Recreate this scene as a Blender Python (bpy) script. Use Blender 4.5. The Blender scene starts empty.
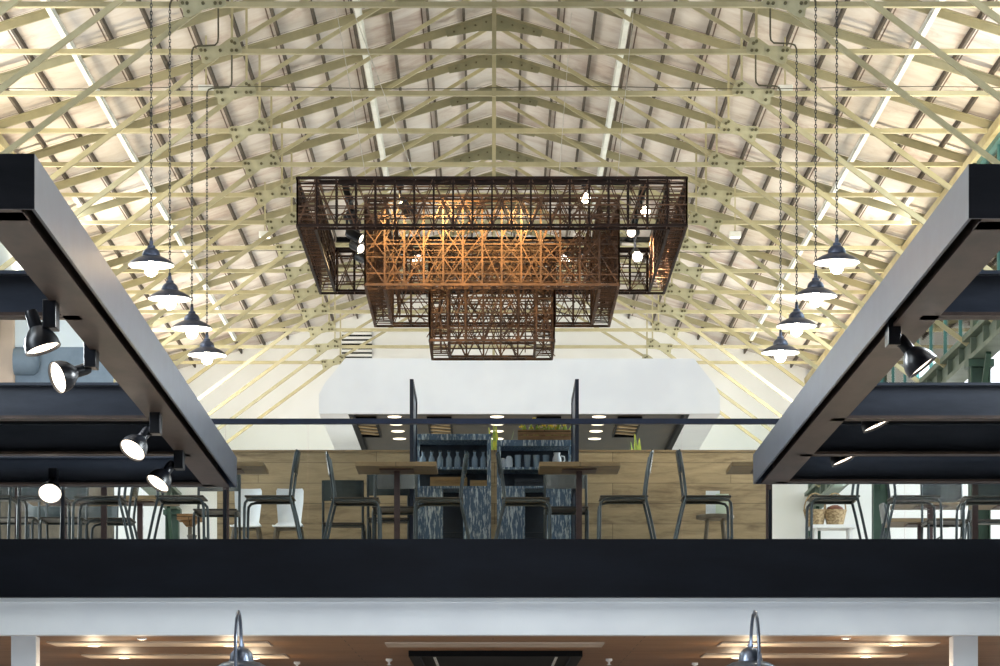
import bpy, bmesh, math, random
from mathutils import Vector, Matrix
random.seed(7)
SC = bpy.context.scene
COL = SC.collection
F, VX, VY, CZ = 2900.0, 493.0, 800.0, 1.6          # focal length in pixels, vanishing point, eye height

def P(px, py, d):                                   # a pixel of the photograph at depth d -> world
    return Vector(((px - VX) / F * d, d, CZ + (VY - py) / F * d))
def X(px, d): return (px - VX) / F * d
def Zh(h): return CZ + h
def lin(c):
    c = c / 255.0
    return c / 12.92 if c <= 0.04045 else ((c + 0.055) / 1.055) ** 2.4
def rgb(r, g, b): return (lin(r), lin(g), lin(b), 1.0)
ORD = ['first', 'second', 'third', 'fourth', 'fifth', 'sixth', 'seventh', 'eighth', 'ninth', 'tenth', 'eleventh',
       'twelfth', 'thirteenth', 'fourteenth', 'fifteenth', 'sixteenth', 'seventeenth', 'eighteenth']

# ------------------------------------------------------------------ materials
def mat(name, col, rough=0.5, metal=0.0, col2=None, scale=(4, 4, 4), detail=5, lo=0.4, hi=0.65, bump=0.0, spec=0.5, emit=None, estr=0.0):
    m = bpy.data.materials.new(name); m.use_nodes = True
    nt = m.node_tree; b = nt.nodes['Principled BSDF']
    b.inputs['Roughness'].default_value = rough; b.inputs['Metallic'].default_value = metal
    b.inputs['Specular IOR Level'].default_value = spec
    b.inputs['Base Color'].default_value = col
    if col2 is not None:
        tc = nt.nodes.new('ShaderNodeTexCoord'); mp = nt.nodes.new('ShaderNodeMapping'); mp.inputs['Scale'].default_value = scale
        nz = nt.nodes.new('ShaderNodeTexNoise'); nz.inputs['Scale'].default_value = 1.0; nz.inputs['Detail'].default_value = detail
        nz.inputs['Roughness'].default_value = 0.65
        cr = nt.nodes.new('ShaderNodeValToRGB')
        cr.color_ramp.elements[0].position = lo; cr.color_ramp.elements[0].color = col
        cr.color_ramp.elements[1].position = hi; cr.color_ramp.elements[1].color = col2
        nt.links.new(tc.outputs['Object'], mp.inputs['Vector']); nt.links.new(mp.outputs['Vector'], nz.inputs['Vector'])
        nt.links.new(nz.outputs['Fac'], cr.inputs['Fac']); nt.links.new(cr.outputs['Color'], b.inputs['Base Color'])
        if bump:
            bp = nt.nodes.new('ShaderNodeBump'); bp.inputs['Strength'].default_value = bump; bp.inputs['Distance'].default_value = 0.01
            nt.links.new(nz.outputs['Fac'], bp.inputs['Height']); nt.links.new(bp.outputs['Normal'], b.inputs['Normal'])
    if emit is not None:
        b.inputs['Emission Color'].default_value = emit; b.inputs['Emission Strength'].default_value = estr
    return m

def glass_mat(name, tint, refl=0.12, rough=0.02):
    m = bpy.data.materials.new(name); m.use_nodes = True
    nt = m.node_tree; nt.nodes.clear()
    o = nt.nodes.new('ShaderNodeOutputMaterial'); mx = nt.nodes.new('ShaderNodeMixShader')
    tr = nt.nodes.new('ShaderNodeBsdfTransparent'); tr.inputs['Color'].default_value = tint
    gl = nt.nodes.new('ShaderNodeBsdfGlossy'); gl.inputs['Roughness'].default_value = rough
    lw = nt.nodes.new('ShaderNodeLayerWeight'); lw.inputs['Blend'].default_value = refl
    nt.links.new(lw.outputs['Fresnel'], mx.inputs['Fac']); nt.links.new(tr.outputs[0], mx.inputs[1])
    nt.links.new(gl.outputs[0], mx.inputs[2]); nt.links.new(mx.outputs[0], o.inputs['Surface'])
    return m

def board_mat(name, c1, c2, c3, axis_len, axis_w, joint, lw=1.2, ww=0.36, rough=0.75, grain=(1, 1, 1), axes='xz', offset=0.5):
    """boards laid along one axis, with joints, grain and stains"""
    m = bpy.data.materials.new(name); m.use_nodes = True
    nt = m.node_tree; b = nt.nodes['Principled BSDF']; b.inputs['Roughness'].default_value = rough
    N = nt.nodes.new; L = nt.links.new
    tc = N('ShaderNodeTexCoord'); sp = N('ShaderNodeSeparateXYZ'); cb = N('ShaderNodeCombineXYZ')
    L(tc.outputs['Object'], sp.inputs[0])
    ix = {'x': 0, 'y': 1, 'z': 2}
    L(sp.outputs[ix[axes[0]]], cb.inputs[0]); L(sp.outputs[ix[axes[1]]], cb.inputs[1])
    br = N('ShaderNodeTexBrick'); br.inputs['Scale'].default_value = 1.0
    br.inputs['Brick Width'].default_value = lw; br.inputs['Row Height'].default_value = ww
    br.inputs['Mortar Size'].default_value = joint; br.inputs['Mortar Smooth'].default_value = 0.3
    br.offset = offset
    br.inputs['Color1'].default_value = (0.35, 0.35, 0.35, 1); br.inputs['Color2'].default_value = (0.75, 0.75, 0.75, 1); br.inputs['Mortar'].default_value = (0, 0, 0, 1)
    L(cb.outputs[0], br.inputs['Vector'])
    mp = N('ShaderNodeMapping'); mp.inputs['Scale'].default_value = grain; L(tc.outputs['Object'], mp.inputs['Vector'])
    nz = N('ShaderNodeTexNoise'); nz.inputs['Scale'].default_value = 1; nz.inputs['Detail'].default_value = 8; nz.inputs['Roughness'].default_value = 0.7
    nz.inputs['Distortion'].default_value = 0.6
    L(mp.outputs[0], nz.inputs['Vector'])
    ad = N('ShaderNodeMath'); ad.operation = 'MULTIPLY_ADD'; ad.inputs[1].default_value = 0.35; L(br.outputs['Color'], ad.inputs[0]); L(nz.outputs['Fac'], ad.inputs[2])
    cr = N('ShaderNodeValToRGB'); cr.color_ramp.elements[0].position = 0.45; cr.color_ramp.elements[0].color = c1
    cr.color_ramp.elements[1].position = 0.95; cr.color_ramp.elements[1].color = c3
    e = cr.color_ramp.elements.new(0.68); e.color = c2
    L(ad.outputs[0], cr.inputs['Fac'])
    mx = N('ShaderNodeMix'); mx.data_type = 'RGBA'; mx.inputs[7].default_value = (c1[0] * .35, c1[1] * .33, c1[2] * .3, 1)
    L(br.outputs['Fac'], mx.inputs[0]); L(cr.outputs['Color'], mx.inputs[6]); L(mx.outputs[2], b.inputs['Base Color'])
    bp = N('ShaderNodeBump'); bp.inputs['Strength'].default_value = 0.25; bp.inputs['Distance'].default_value = 0.01
    L(nz.outputs['Fac'], bp.inputs['Height']); L(bp.outputs['Normal'], b.inputs['Normal'])
    return m

M = {}
M['rafter'] = mat('olive_paint_shaded', rgb(158, 150, 118), 0.6, 0, rgb(142, 136, 106), (3, 3, 3), 4)  # darker copy of the truss olive, shade on the rafters put into the colour
M['truss'] = mat('olive_paint', rgb(184, 174, 138), 0.55, 0, rgb(168, 158, 122), (3, 3, 3), 4, bump=0.05)
M['gusset'] = mat('pale_olive_paint', rgb(182, 176, 144), 0.5, 0, rgb(166, 160, 128), (5, 5, 5), 4)
M['bolt'] = mat('dark_bolt', rgb(104, 98, 66), 0.5, 0.2, rgb(78, 70, 46), (40, 40, 40))
M['apex'] = mat('green_grey_paint', rgb(138, 133, 104), 0.6, 0, rgb(124, 121, 94), (6, 6, 6))
M['purlin'] = mat('dark_batten', rgb(88, 77, 66), 0.8, 0, rgb(62, 54, 46), (6, 2, 6), bump=0.2)
M['roofboard'] = board_mat('roof_boards', rgb(170, 146, 136), rgb(204, 194, 186), rgb(220, 214, 209), 'y', 'x', 0.008, 1.5, 0.72, 0.85, (1.6, 2.6, 1.6), 'yx', 0.0)
M['white'] = mat('white_plaster', rgb(246, 245, 242), 0.8, 0, rgb(238, 237, 232), (.6, .6, .6), 3)
M['white_paint'] = mat('white_paint', rgb(236, 238, 240), 0.5, 0, rgb(226, 228, 232), (1, 1, 1), 3)
M['conduit'] = mat('white_conduit', rgb(232, 232, 226), 0.4, 0, rgb(214, 214, 206), (3, 3, 3))
M['canopy'] = mat('dark_blue_steel', rgb(66, 73, 87), 0.3, 0.0, rgb(50, 57, 69), (2, 5, 8), 6, 0.35, 0.7, spec=0.5)
M['flange'] = mat('brown_steel', rgb(88, 74, 68), 0.42, 0.1, rgb(62, 53, 50), (5, 2, 5), 6, spec=0.5)
M['black'] = mat('black_steel', rgb(9, 10, 12), 0.6, 0.0, rgb(13, 14, 16), (4, 4, 4), spec=0.1)
M['fascia'] = mat('black_fascia', rgb(15, 17, 23), 0.42, 0.0, rgb(19, 22, 29), (1.5, 1, 6), 5, spec=0.12)
M['spot'] = mat('black_lamp', rgb(11, 13, 18), 0.32, 0.0, rgb(16, 20, 30), (8, 8, 8))
M['lens'] = mat('lamp_lens', rgb(255, 240, 220), 0.4, emit=(1, 0.86, 0.7, 1), estr=3.2)
M['lens_bright'] = mat('bright_lamp_lens', rgb(255, 240, 220), 0.4, emit=(1, 0.82, 0.6, 1), estr=18)
M['bulb'] = mat('white_bulb', rgb(255, 250, 240), 0.4, emit=(1, 0.93, 0.82, 1), estr=22)
M['shade_out'] = mat('blue_grey_enamel', rgb(84, 92, 112), 0.3, 0.5, rgb(62, 68, 86), (9, 9, 9))
M['shade_in'] = mat('white_enamel', rgb(248, 246, 240), 0.5, 0, rgb(244, 242, 236), (6, 6, 6))
M['chain'] = mat('dark_chain', rgb(70, 72, 76), 0.4, 0.6, rgb(48, 50, 54), (30, 30, 30))
M['cable'] = mat('dark_cable', rgb(84, 80, 62), 0.6, 0, rgb(66, 64, 50), (20, 20, 20))
M['wire'] = mat('pale_wire', rgb(206, 204, 196), 0.5, 0.1, rgb(190, 188, 180), (9, 9, 9))
M['rust'] = mat('rusty_rod', rgb(116, 80, 52), 0.6, 0.1, rgb(66, 46, 34), (7, 7, 7), 4, 0.35, 0.65)
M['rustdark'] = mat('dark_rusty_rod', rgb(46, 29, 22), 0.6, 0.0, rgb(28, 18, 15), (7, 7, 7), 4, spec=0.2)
M['green'] = mat('green_ironwork', rgb(50, 78, 64), 0.5, 0.1, rgb(38, 62, 50), (3, 3, 2), 4)
M['girder'] = mat('sage_ironwork', rgb(104, 118, 104), 0.5, 0.1, rgb(82, 96, 82), (3, 3, 3), 4)
M['teal'] = mat('teal_frame', rgb(78, 128, 124), 0.5, 0, rgb(64, 110, 106), (3, 3, 3))
M['glass'] = glass_mat('clear_glass', (0.94, 0.96, 0.95, 1), 0.08)
M['winglass'] = glass_mat('window_glass', (0.80, 0.94, 0.94, 1), 0.2)
M['bottleglass'] = mat('pale_bottle_glass', rgb(168, 192, 212), 0.12, 0, rgb(150, 176, 200), (9, 9, 9), spec=0.9)
M['bottleglass'].node_tree.nodes['Principled BSDF'].inputs['Alpha'].default_value = 0.6
M['navy'] = mat('navy_steel', rgb(27, 36, 56), 0.4, 0, rgb(20, 28, 45), (5, 3, 3), 5, spec=0.3)
M['screen'] = mat('blue_grey_screen', rgb(66, 82, 106), 0.4, 0, rgb(48, 60, 80), (5, 3, 3), 5)
M['smoke'] = glass_mat('smoked_glass', (0.10, 0.13, 0.18, 1), 0.15, 0.05)
M['wood'] = board_mat('oak_boards', rgb(84, 68, 47), rgb(138, 122, 94), rgb(158, 142, 112), 'x', 'z', 0.002, 2.2, 0.19, 0.6, (2.2, 6, 13), 'xz')
M['tabletop'] = board_mat('table_boards', rgb(88, 72, 50), rgb(116, 98, 70), rgb(136, 118, 88), 'x', 'y', 0.003, 1.4, 0.12, 0.5, (3, 14, 14), 'xy')
M['tableleg'] = mat('oxide_red_steel', rgb(70, 50, 50), 0.5, 0.1, rgb(54, 38, 42), (8, 8, 8))
M['chairmetal'] = mat('grey_green_tube', rgb(58, 66, 70), 0.35, 0.3, rgb(38, 46, 50), (9, 9, 9))
M['plywood'] = mat('dark_plywood', rgb(44, 40, 36), 0.4, 0, rgb(32, 30, 28), (4, 16, 4), spec=0.6)
M['backply'] = mat('green_grey_ply', rgb(54, 64, 66), 0.25, 0, rgb(40, 48, 52), (3, 3, 12), spec=0.7)
M['shell'] = mat('white_shell', rgb(226, 234, 242), 0.4, 0, rgb(216, 224, 234), (3, 3, 3))
M['legwood'] = mat('weathered_leg', rgb(112, 104, 90), 0.6, 0, rgb(84, 78, 68), (9, 9, 3))
M['dresser'] = mat('scuffed_blue_paint', rgb(84, 112, 140), 0.45, 0.0, rgb(214, 228, 236), (60, 60, 10), 12, 0.50, 0.60, bump=0.2)
M['dresserdark'] = mat('dark_blue_back', rgb(34, 42, 52), 0.6, 0, rgb(48, 58, 70), (7, 7, 7))
M['crate'] = board_mat('crate_boards', rgb(110, 82, 54), rgb(146, 112, 76), rgb(170, 136, 96), 'x', 'z', 0.004, 1.0, 0.08, 0.8, (8, 8, 40), 'xz')
M['paletray'] = mat('pale_tray_wood', rgb(168, 142, 100), 0.7, 0, rgb(138, 112, 76), (4, 20, 20))
M['leaf'] = mat('green_leaf', rgb(120, 148, 52), 0.5, 0, rgb(176, 176, 52), (14, 14, 14), 2)
M['flower'] = mat('yellow_flower', rgb(224, 196, 60), 0.6, 0, rgb(206, 168, 40), (20, 20, 20))
M['wicker'] = mat('pale_wicker', rgb(186, 164, 128), 0.8, 0, rgb(132, 110, 80), (40, 40, 70), 2, 0.4, 0.6, bump=0.6)
M['pot'] = mat('brown_filling', rgb(120, 74, 54), 0.8, 0, rgb(84, 52, 40), (20, 20, 20))
M['paper'] = mat('pale_green_paper', rgb(196, 214, 196), 0.7, 0, rgb(206, 222, 208), (4, 4, 4))
M['lowceil'] = board_mat('brown_ceiling_boards', rgb(112, 78, 50), rgb(140, 100, 66), rgb(158, 118, 82), 'x', 'y', 0.004, 2.4, 0.3, 0.55, (1.0, 8, 8), 'xy')
M['strip'] = mat('pale_ceiling_panel', rgb(196, 178, 160), 0.6, 0, rgb(186, 168, 150), (3, 3, 3))
M['downlight'] = mat('downlight_glow', rgb(255, 240, 210), 0.4, emit=(1, 0.82, 0.55, 1), estr=9)
M['hoodlight'] = mat('hood_light_glow', rgb(255, 240, 210), 0.4, emit=(1, 0.85, 0.66, 1), estr=2.2)
M['olive_panel'] = mat('dark_olive_panel', rgb(30, 23, 10), 0.4, 0.0, rgb(56, 43, 20), (2.5, 1.4, 2), 5, spec=0.12)
M['slat'] = mat('pale_slat', rgb(150, 126, 88), 0.6, 0, rgb(120, 98, 64), (6, 6, 6))
M['frontwall'] = mat('grey_front_wall', rgb(70, 72, 78), 0.8, 0, rgb(84, 86, 90), (1, 1, 1))
M['floor'] = mat('pale_floor', rgb(206, 198, 186), 0.6, 0, rgb(186, 178, 166), (.8, .8, .8), 5)
M['gooseneck'] = mat('brushed_grey_steel', rgb(132, 140, 154), 0.28, 0.85, rgb(104, 112, 126), (6, 6, 6))
M['bag'] = mat('grey_cloth', rgb(120, 116, 112), 0.9, 0, rgb(92, 88, 86), (14, 14, 14), bump=0.4)
M['duct'] = mat('blue_grey_duct', rgb(116, 134, 150), 0.5, 0.1, rgb(100, 118, 134), (3, 3, 3))
M['palewall'] = mat('pale_blue_plaster', rgb(216, 228, 234), 0.8, 0, rgb(200, 214, 222), (.7, .7, .7), 3)
M['timber'] = mat('eave_timber', rgb(212, 200, 160), 0.7, 0, rgb(176, 160, 116), (4, 1, 4), bump=0.2)
M['trimgreen'] = mat('dark_green_bracket', rgb(60, 74, 54), 0.6, 0, rgb(44, 56, 42), (5, 5, 5))

# ------------------------------------------------------------------ mesh helpers
class MB:
    def __init__(s): s.v = []; s.f = []; s.m = []
    def add(s, vs, fs, mi=0):
        o = len(s.v); s.v += [tuple(v) for v in vs]; s.f += [tuple(i + o for i in f) for f in fs]; s.m += [mi] * len(fs); return s
    def box(s, x0, x1, y0, y1, z0, z1, mi=0):
        vs = [(x, y, z) for z in (z0, z1) for y in (y0, y1) for x in (x0, x1)]
        return s.add(vs, [(0, 2, 3, 1), (4, 5, 7, 6), (0, 1, 5, 4), (2, 6, 7, 3), (0, 4, 6, 2), (1, 3, 7, 5)], mi)
    def bar(s, a, b, w, h, up=(0, 0, 1), mi=0):
        a = Vector(a); b = Vector(b); d = (b - a).normalized(); u = Vector(up)
        r = d.cross(u)
        if r.length < 1e-4: r = d.cross(Vector((0, 1, 0)))
        r.normalize(); u = r.cross(d).normalized()
        vs = [p + r * sx * w / 2 + u * sz * h / 2 for p in (a, b) for sx, sz in ((-1, -1), (1, -1), (1, 1), (-1, 1))]
        return s.add(vs, [(0, 1, 2, 3)[::-1], (4, 5, 6, 7), (0, 1, 5, 4), (1, 2, 6, 5), (2, 3, 7, 6), (3, 0, 4, 7)], mi)
    def tube(s, pts, r, n=8, closed=False, mi=0):
        pts = [Vector(p) for p in pts]; rs = r if isinstance(r, (list, tuple)) else [r] * len(pts)
        k = len(pts); rings = []
        nrm = None
        for i, p in enumerate(pts):
            a = pts[(i - 1) % k] if (i > 0 or closed) else p
            b = pts[(i + 1) % k] if (i < k - 1 or closed) else p
            t = (b - a).normalized()
            if nrm is None:
                nrm = t.cross(Vector((0, 1, 0)))
                if nrm.length < 1e-3: nrm = t.cross(Vector((1, 0, 0)))
            nrm = (nrm - t * nrm.dot(t)).normalized(); bn = t.cross(nrm)
            rings.append([p + (nrm * math.cos(2 * math.pi * j / n) + bn * math.sin(2 * math.pi * j / n)) * rs[i] for j in range(n)])
        vs = [v for rg in rings for v in rg]; fs = []
        for i in range(k if closed else k - 1):
            i2 = (i + 1) % k
            for j in range(n): fs.append((i * n + j, i * n + (j + 1) % n, i2 * n + (j + 1) % n, i2 * n + j))
        if not closed: fs += [tuple(range(n))[::-1], tuple(range((k - 1) * n, k * n))]
        return s.add(vs, fs, mi)
    def lathe(s, prof, n=24, mi=0, ms=None, M4=None, cap=True):
        vs = []; fs = []; mm = []
        for (r, z) in prof:
            for j in range(n):
                v = Vector((r * math.cos(2 * math.pi * j / n), r * math.sin(2 * math.pi * j / n), z))
                vs.append(M4 @ v if M4 is not None else v)
        o = len(s.v)
        for i in range(len(prof) - 1):
            for j in range(n):
                fs.append((i * n + j, i * n + (j + 1) % n, (i + 1) * n + (j + 1) % n, (i + 1) * n + j)); mm.append(ms[i] if ms else mi)
        if cap:
            fs.append(tuple(range(n))[::-1]); mm.append(ms[0] if ms else mi)
            fs.append(tuple(range((len(prof) - 1) * n, len(prof) * n))); mm.append(ms[-1] if ms else mi)
        s.v += [tuple(v) for v in vs]; s.f += [tuple(i + o for i in f) for f in fs]; s.m += mm
        return s
    def prism(s, poly, y0, y1, mi=0, axis='y'):
        n = len(poly)
        def pt(a, b, c): return (a, c, b) if axis == 'y' else ((c, a, b) if axis == 'x' else (a, b, c))
        vs = [pt(a, b, y0) for a, b in poly] + [pt(a, b, y1) for a, b in poly]
        fs = [tuple(range(n)), tuple(range(n, 2 * n))[::-1]] + [(i, i + n, (i + 1) % n + n, (i + 1) % n) for i in range(n)]
        return s.add(vs, fs, mi)
    def build(s, name, m, parent=None, loc=None, smooth=False, bevel=0):
        me = bpy.data.meshes.new(name); me.from_pydata(s.v, [], s.f)
        ms = m if isinstance(m, (list, tuple)) else [m]
        for x in ms: me.materials.append(x)
        me.polygons.foreach_set('material_index', s.m)
        bm = bmesh.new(); bm.from_mesh(me); bmesh.ops.recalc_face_normals(bm, faces=bm.faces); bm.to_mesh(me); bm.free()
        if smooth: me.polygons.foreach_set('use_smooth', [True] * len(me.polygons))
        me.update()
        o = bpy.data.objects.new(name, me); COL.objects.link(o)
        if parent is not None: o.parent = parent
        if loc is not None: o.location = loc
        if bevel:
            md = o.modifiers.new('bevel', 'BEVEL'); md.width = bevel; md.segments = 2; md.limit_method = 'ANGLE'
        if smooth:
            try:
                me.set_sharp_from_angle(angle=math.radians(40))
            except Exception: pass
        return o

def tag(o, label=None, cat=None, group=None, kind=None):
    if label: o['label'] = label
    if cat: o['category'] = cat
    if group: o['group'] = group
    if kind: o['kind'] = kind
    return o
def empty(name, loc, label, cat, group=None, rz=0):
    o = bpy.data.objects.new(name, None); COL.objects.link(o); o.location = loc; o.rotation_euler = (0, 0, rz); o.empty_display_size = 0.1
    return tag(o, label, cat, group)
KIDS = {}
def children(o): return [c for c in COL.objects if c.parent == o]
def tree(o): return (o, [tree(c) for c in children(o)])
def dup_tree(t, parent=None):
    c = t[0].copy(); COL.objects.link(c)
    if parent is not None: c.parent = parent
    for k in t[1]: dup_tree(k, c)
    return c
def dup(t, loc, label, rz=None, group=None):
    c = dup_tree(t); c.location = loc; c['label'] = label
    if rz is not None: c.rotation_euler = (0, 0, rz)
    if group: c['group'] = group
    return c
def struct(o): o['kind'] = 'structure'; return o
def rodrig(a, b):                                  # matrix that takes +Z onto direction a->b, at a
    q = (Vector(b) - Vector(a)).to_track_quat('Z', 'Y')
    return Matrix.Translation(Vector(a)) @ q.to_matrix().to_4x4()

# ------------------------------------------------------------------ dimensions (heights above the eye)
S = 1.5
def dn(n): return (15.9 + n) * S
TIE, APEX, SLOPE, EAVE, NODE = 6.54, 8.10, 0.302, 4.84, 2.40
D0, D1 = 13.0, 45.0
DF = -6.0
FLOOR2 = Zh(2.0)
def roof(x, up=0.0): return Zh(APEX - SLOPE * abs(x) + up)

# ------------------------------------------------------------------ setting
struct(MB().box(-12, 12, -6, 46, -0.2, 0).build('floor', M['floor']))
struct(MB().box(-12, 12, -6.3, -6, 0, 10).build('wall_front', M['frontwall']))
for sx, nm in ((-1, 'ceiling_left'), (1, 'ceiling_right')):
    z0, z1 = APEX + 0.062, APEX + 0.062 - SLOPE * 5.15
    poly = [(0, Zh(z0)), (sx * 5.15, Zh(z1)), (sx * 5.15, Zh(z1 + 0.05)), (0, Zh(z0 + 0.05))]
    struct(MB().prism(poly, DF, D1 + 0.2).build(nm, M['roofboard']))
    struct(MB().box(sx * 9.6 - 0.1, sx * 9.6 + 0.1, DF, 22.2, 0, 8.6).build('wall_%s_aisle' % nm[8:], M['frontwall']))
    struct(MB().prism([(sx * 5.15, Zh(z1)), (sx * 9.7, 8.5), (sx * 9.7, 8.6), (sx * 5.15, Zh(z1) + 0.1)], DF, 22.2).build('ceiling_aisle_%s' % nm[8:], M['frontwall']))
# gable end and the aisle ends beside it
gp = [(-9.5, 0), (9.5, 0), (9.5, Zh(7.2)), (5.15, Zh(7.2)), (5.15, roof(5.15, 0.0)), (0, roof(0, 0.08)), (-5.15, roof(5.15, 0.0)), (-5.15, Zh(7.2)), (-9.5, Zh(7.2))]
gp = [(-9.5, 0), (9.5, 0), (9.5, Zh(6.4)), (5.15, Zh(6.4)), (5.15, roof(5.15, 0.08)), (0, roof(0, 0.08)), (-5.15, roof(5.15, 0.08)), (-5.15, Zh(6.4)), (-9.5, Zh(6.4))]
struct(MB().prism(gp, D1, D1 + 0.25).build('wall_back', M['white']))
# upper floor, its black edge and the white band below
struct(MB().box(-9.5, 9.5, 22.36, D1, Zh(1.60), FLOOR2).build('floor_upper', M['floor']))
struct(MB().box(-9.5, 9.5, 22.26, 22.36, Zh(1.557), FLOOR2 + 0.004).build('trim_1', M['fascia']))
tb = MB(); tb.box(-9.5, 9.5, 22.44, 22.62, Zh(1.278), Zh(1.60)); tb.box(-9.5, 9.5, 22.40, 22.44, Zh(1.535), Zh(1.60))
struct(tb.build('trim_2', M['white_paint']))
struct(MB().box(-9.5, 9.5, 22.62, 34.0, Zh(1.29), Zh(1.34)).build('ceiling_lower', M['lowceil']))
for i, px in enumerate((25.5, 963.5)):
    x = X(px, 22.9)
    struct(tag(MB().box(x - 0.098, x + 0.098, 22.8, 23.0, 0, Zh(1.29)).build('pillar', M['white_paint'], bevel=0.004),
               'square white pillar under the white band, %s of the two' % ('left' if i == 0 else 'right'), 'pillar'))

# side walls: cast columns, girders, clerestory
coln = (15.5, 22.0, 29.4, 36.9, 44.6)
for sx, sd in ((-1, 'left'), (1, 'right')):
    xw = sx * 4.93
    for i, d in enumerate(coln):
        r = empty('iron_column', (xw, d, 0), '%s green cast iron column counted from the camera along the %s side' % (ORD[i], sd), 'column', 'green iron columns')
        mb = MB(); mb.box(-0.10, 0.10, -0.012, 0.012, 0, 6.0); mb.box(-0.10, -0.085, -0.09, 0.09, 0, 6.0); mb.box(0.085, 0.10, -0.09, 0.09, 0, 6.0)
        mb.build('shaft', M['green'], r)
        MB().box(-0.13, 0.13, -0.13, 0.13, 5.98, 6.055).build('capital', M['green'], r)
        MB().box(-0.14, 0.14, -0.14, 0.14, 0, 0.03).build('base_plate', M['green'], r)
        for s2 in (-1, 1):
            MB().bar((0, s2 * 0.09, 5.55), (0, s2 * 0.55, 6.05), 0.05, 0.05, (1, 0, 0)).build('bracket', M['green'], r)
        if sx < 0: continue
        q = MB().box(-0.08, 0.08, -0.08, 0.08, 0, Zh(6.44) - Zh(4.76)).build('clerestory_post', M['girder'], loc=(xw, d, Zh(4.76)))
        tag(q, '%s sage green post counted from the camera, above the girder on the %s side' % (ORD[i], sd), 'post', 'clerestory posts')
    g = empty('lattice_girder', (xw, D0, Zh(4.46)), 'sage green riveted girder running above the columns on the %s side' % sd, 'girder', 'side girders')
    mb = MB(); mb.box(-0.1, 0.1, 0, D1 - D0, 0, 0.05); mb.build('bottom_flange', M['girder'], g)
    mb = MB(); mb.box(-0.1, 0.1, 0, D1 - D0, 0.25, 0.3); mb.build('top_flange', M['girder'], g)
    mb = MB(); mb.box(-0.015, 0.015, 0, D1 - D0, 0.05, 0.25)
    k = 0.0
    while k < D1 - D0:
        mb.box(-0.07, 0.07, k, k + 0.03, 0.05, 0.25); k += 0.75
    mb.build('web', M['girder'], g)
    if sx > 0:
        for i in range(len(coln) - 1):
            a, b = coln[i] + 0.14, coln[i + 1] - 0.14
            z0, z1 = Zh(4.76), Zh(6.44)
            mb = MB(); n = 7
            for j in range(n + 1):
                y = a + (b - a) * j / n
                mb.box(xw - 0.02, xw + 0.02, y - 0.02, y + 0.02, z0, z1)
            mb.box(xw - 0.05, xw + 0.05, a, b, z0, z0 + 0.06); mb.box(xw - 0.05, xw + 0.05, a, b, z1 - 0.06, z1)
            mb.box(xw - 0.035, xw + 0.035, a, b, (z0 + z1) / 2 - 0.02, (z0 + z1) / 2 + 0.02)
            w = struct(mb.build('window_%d' % (i + 1), M['teal']))
            MB().box(xw - 0.004, xw + 0.004, a, b, z0 + 0.06, z1 - 0.06).build('pane', M['winglass'], w)
    else:
        struct(MB().box(xw - 0.06, xw + 0.02, D0, D1, Zh(4.76), Zh(6.5)).build('wall_left', M['palewall']))
    e = MB(); e.box(xw - 0.10 * (1 if sx < 0 else 1), xw + 0.10, D0, D1, Zh(6.44), Zh(6.54))
    eo = tag(e.build('eave_beam', M['timber']), 'pale timber plate along the %s eave under the rafters' % sd, 'beam', 'eave plates')

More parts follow.
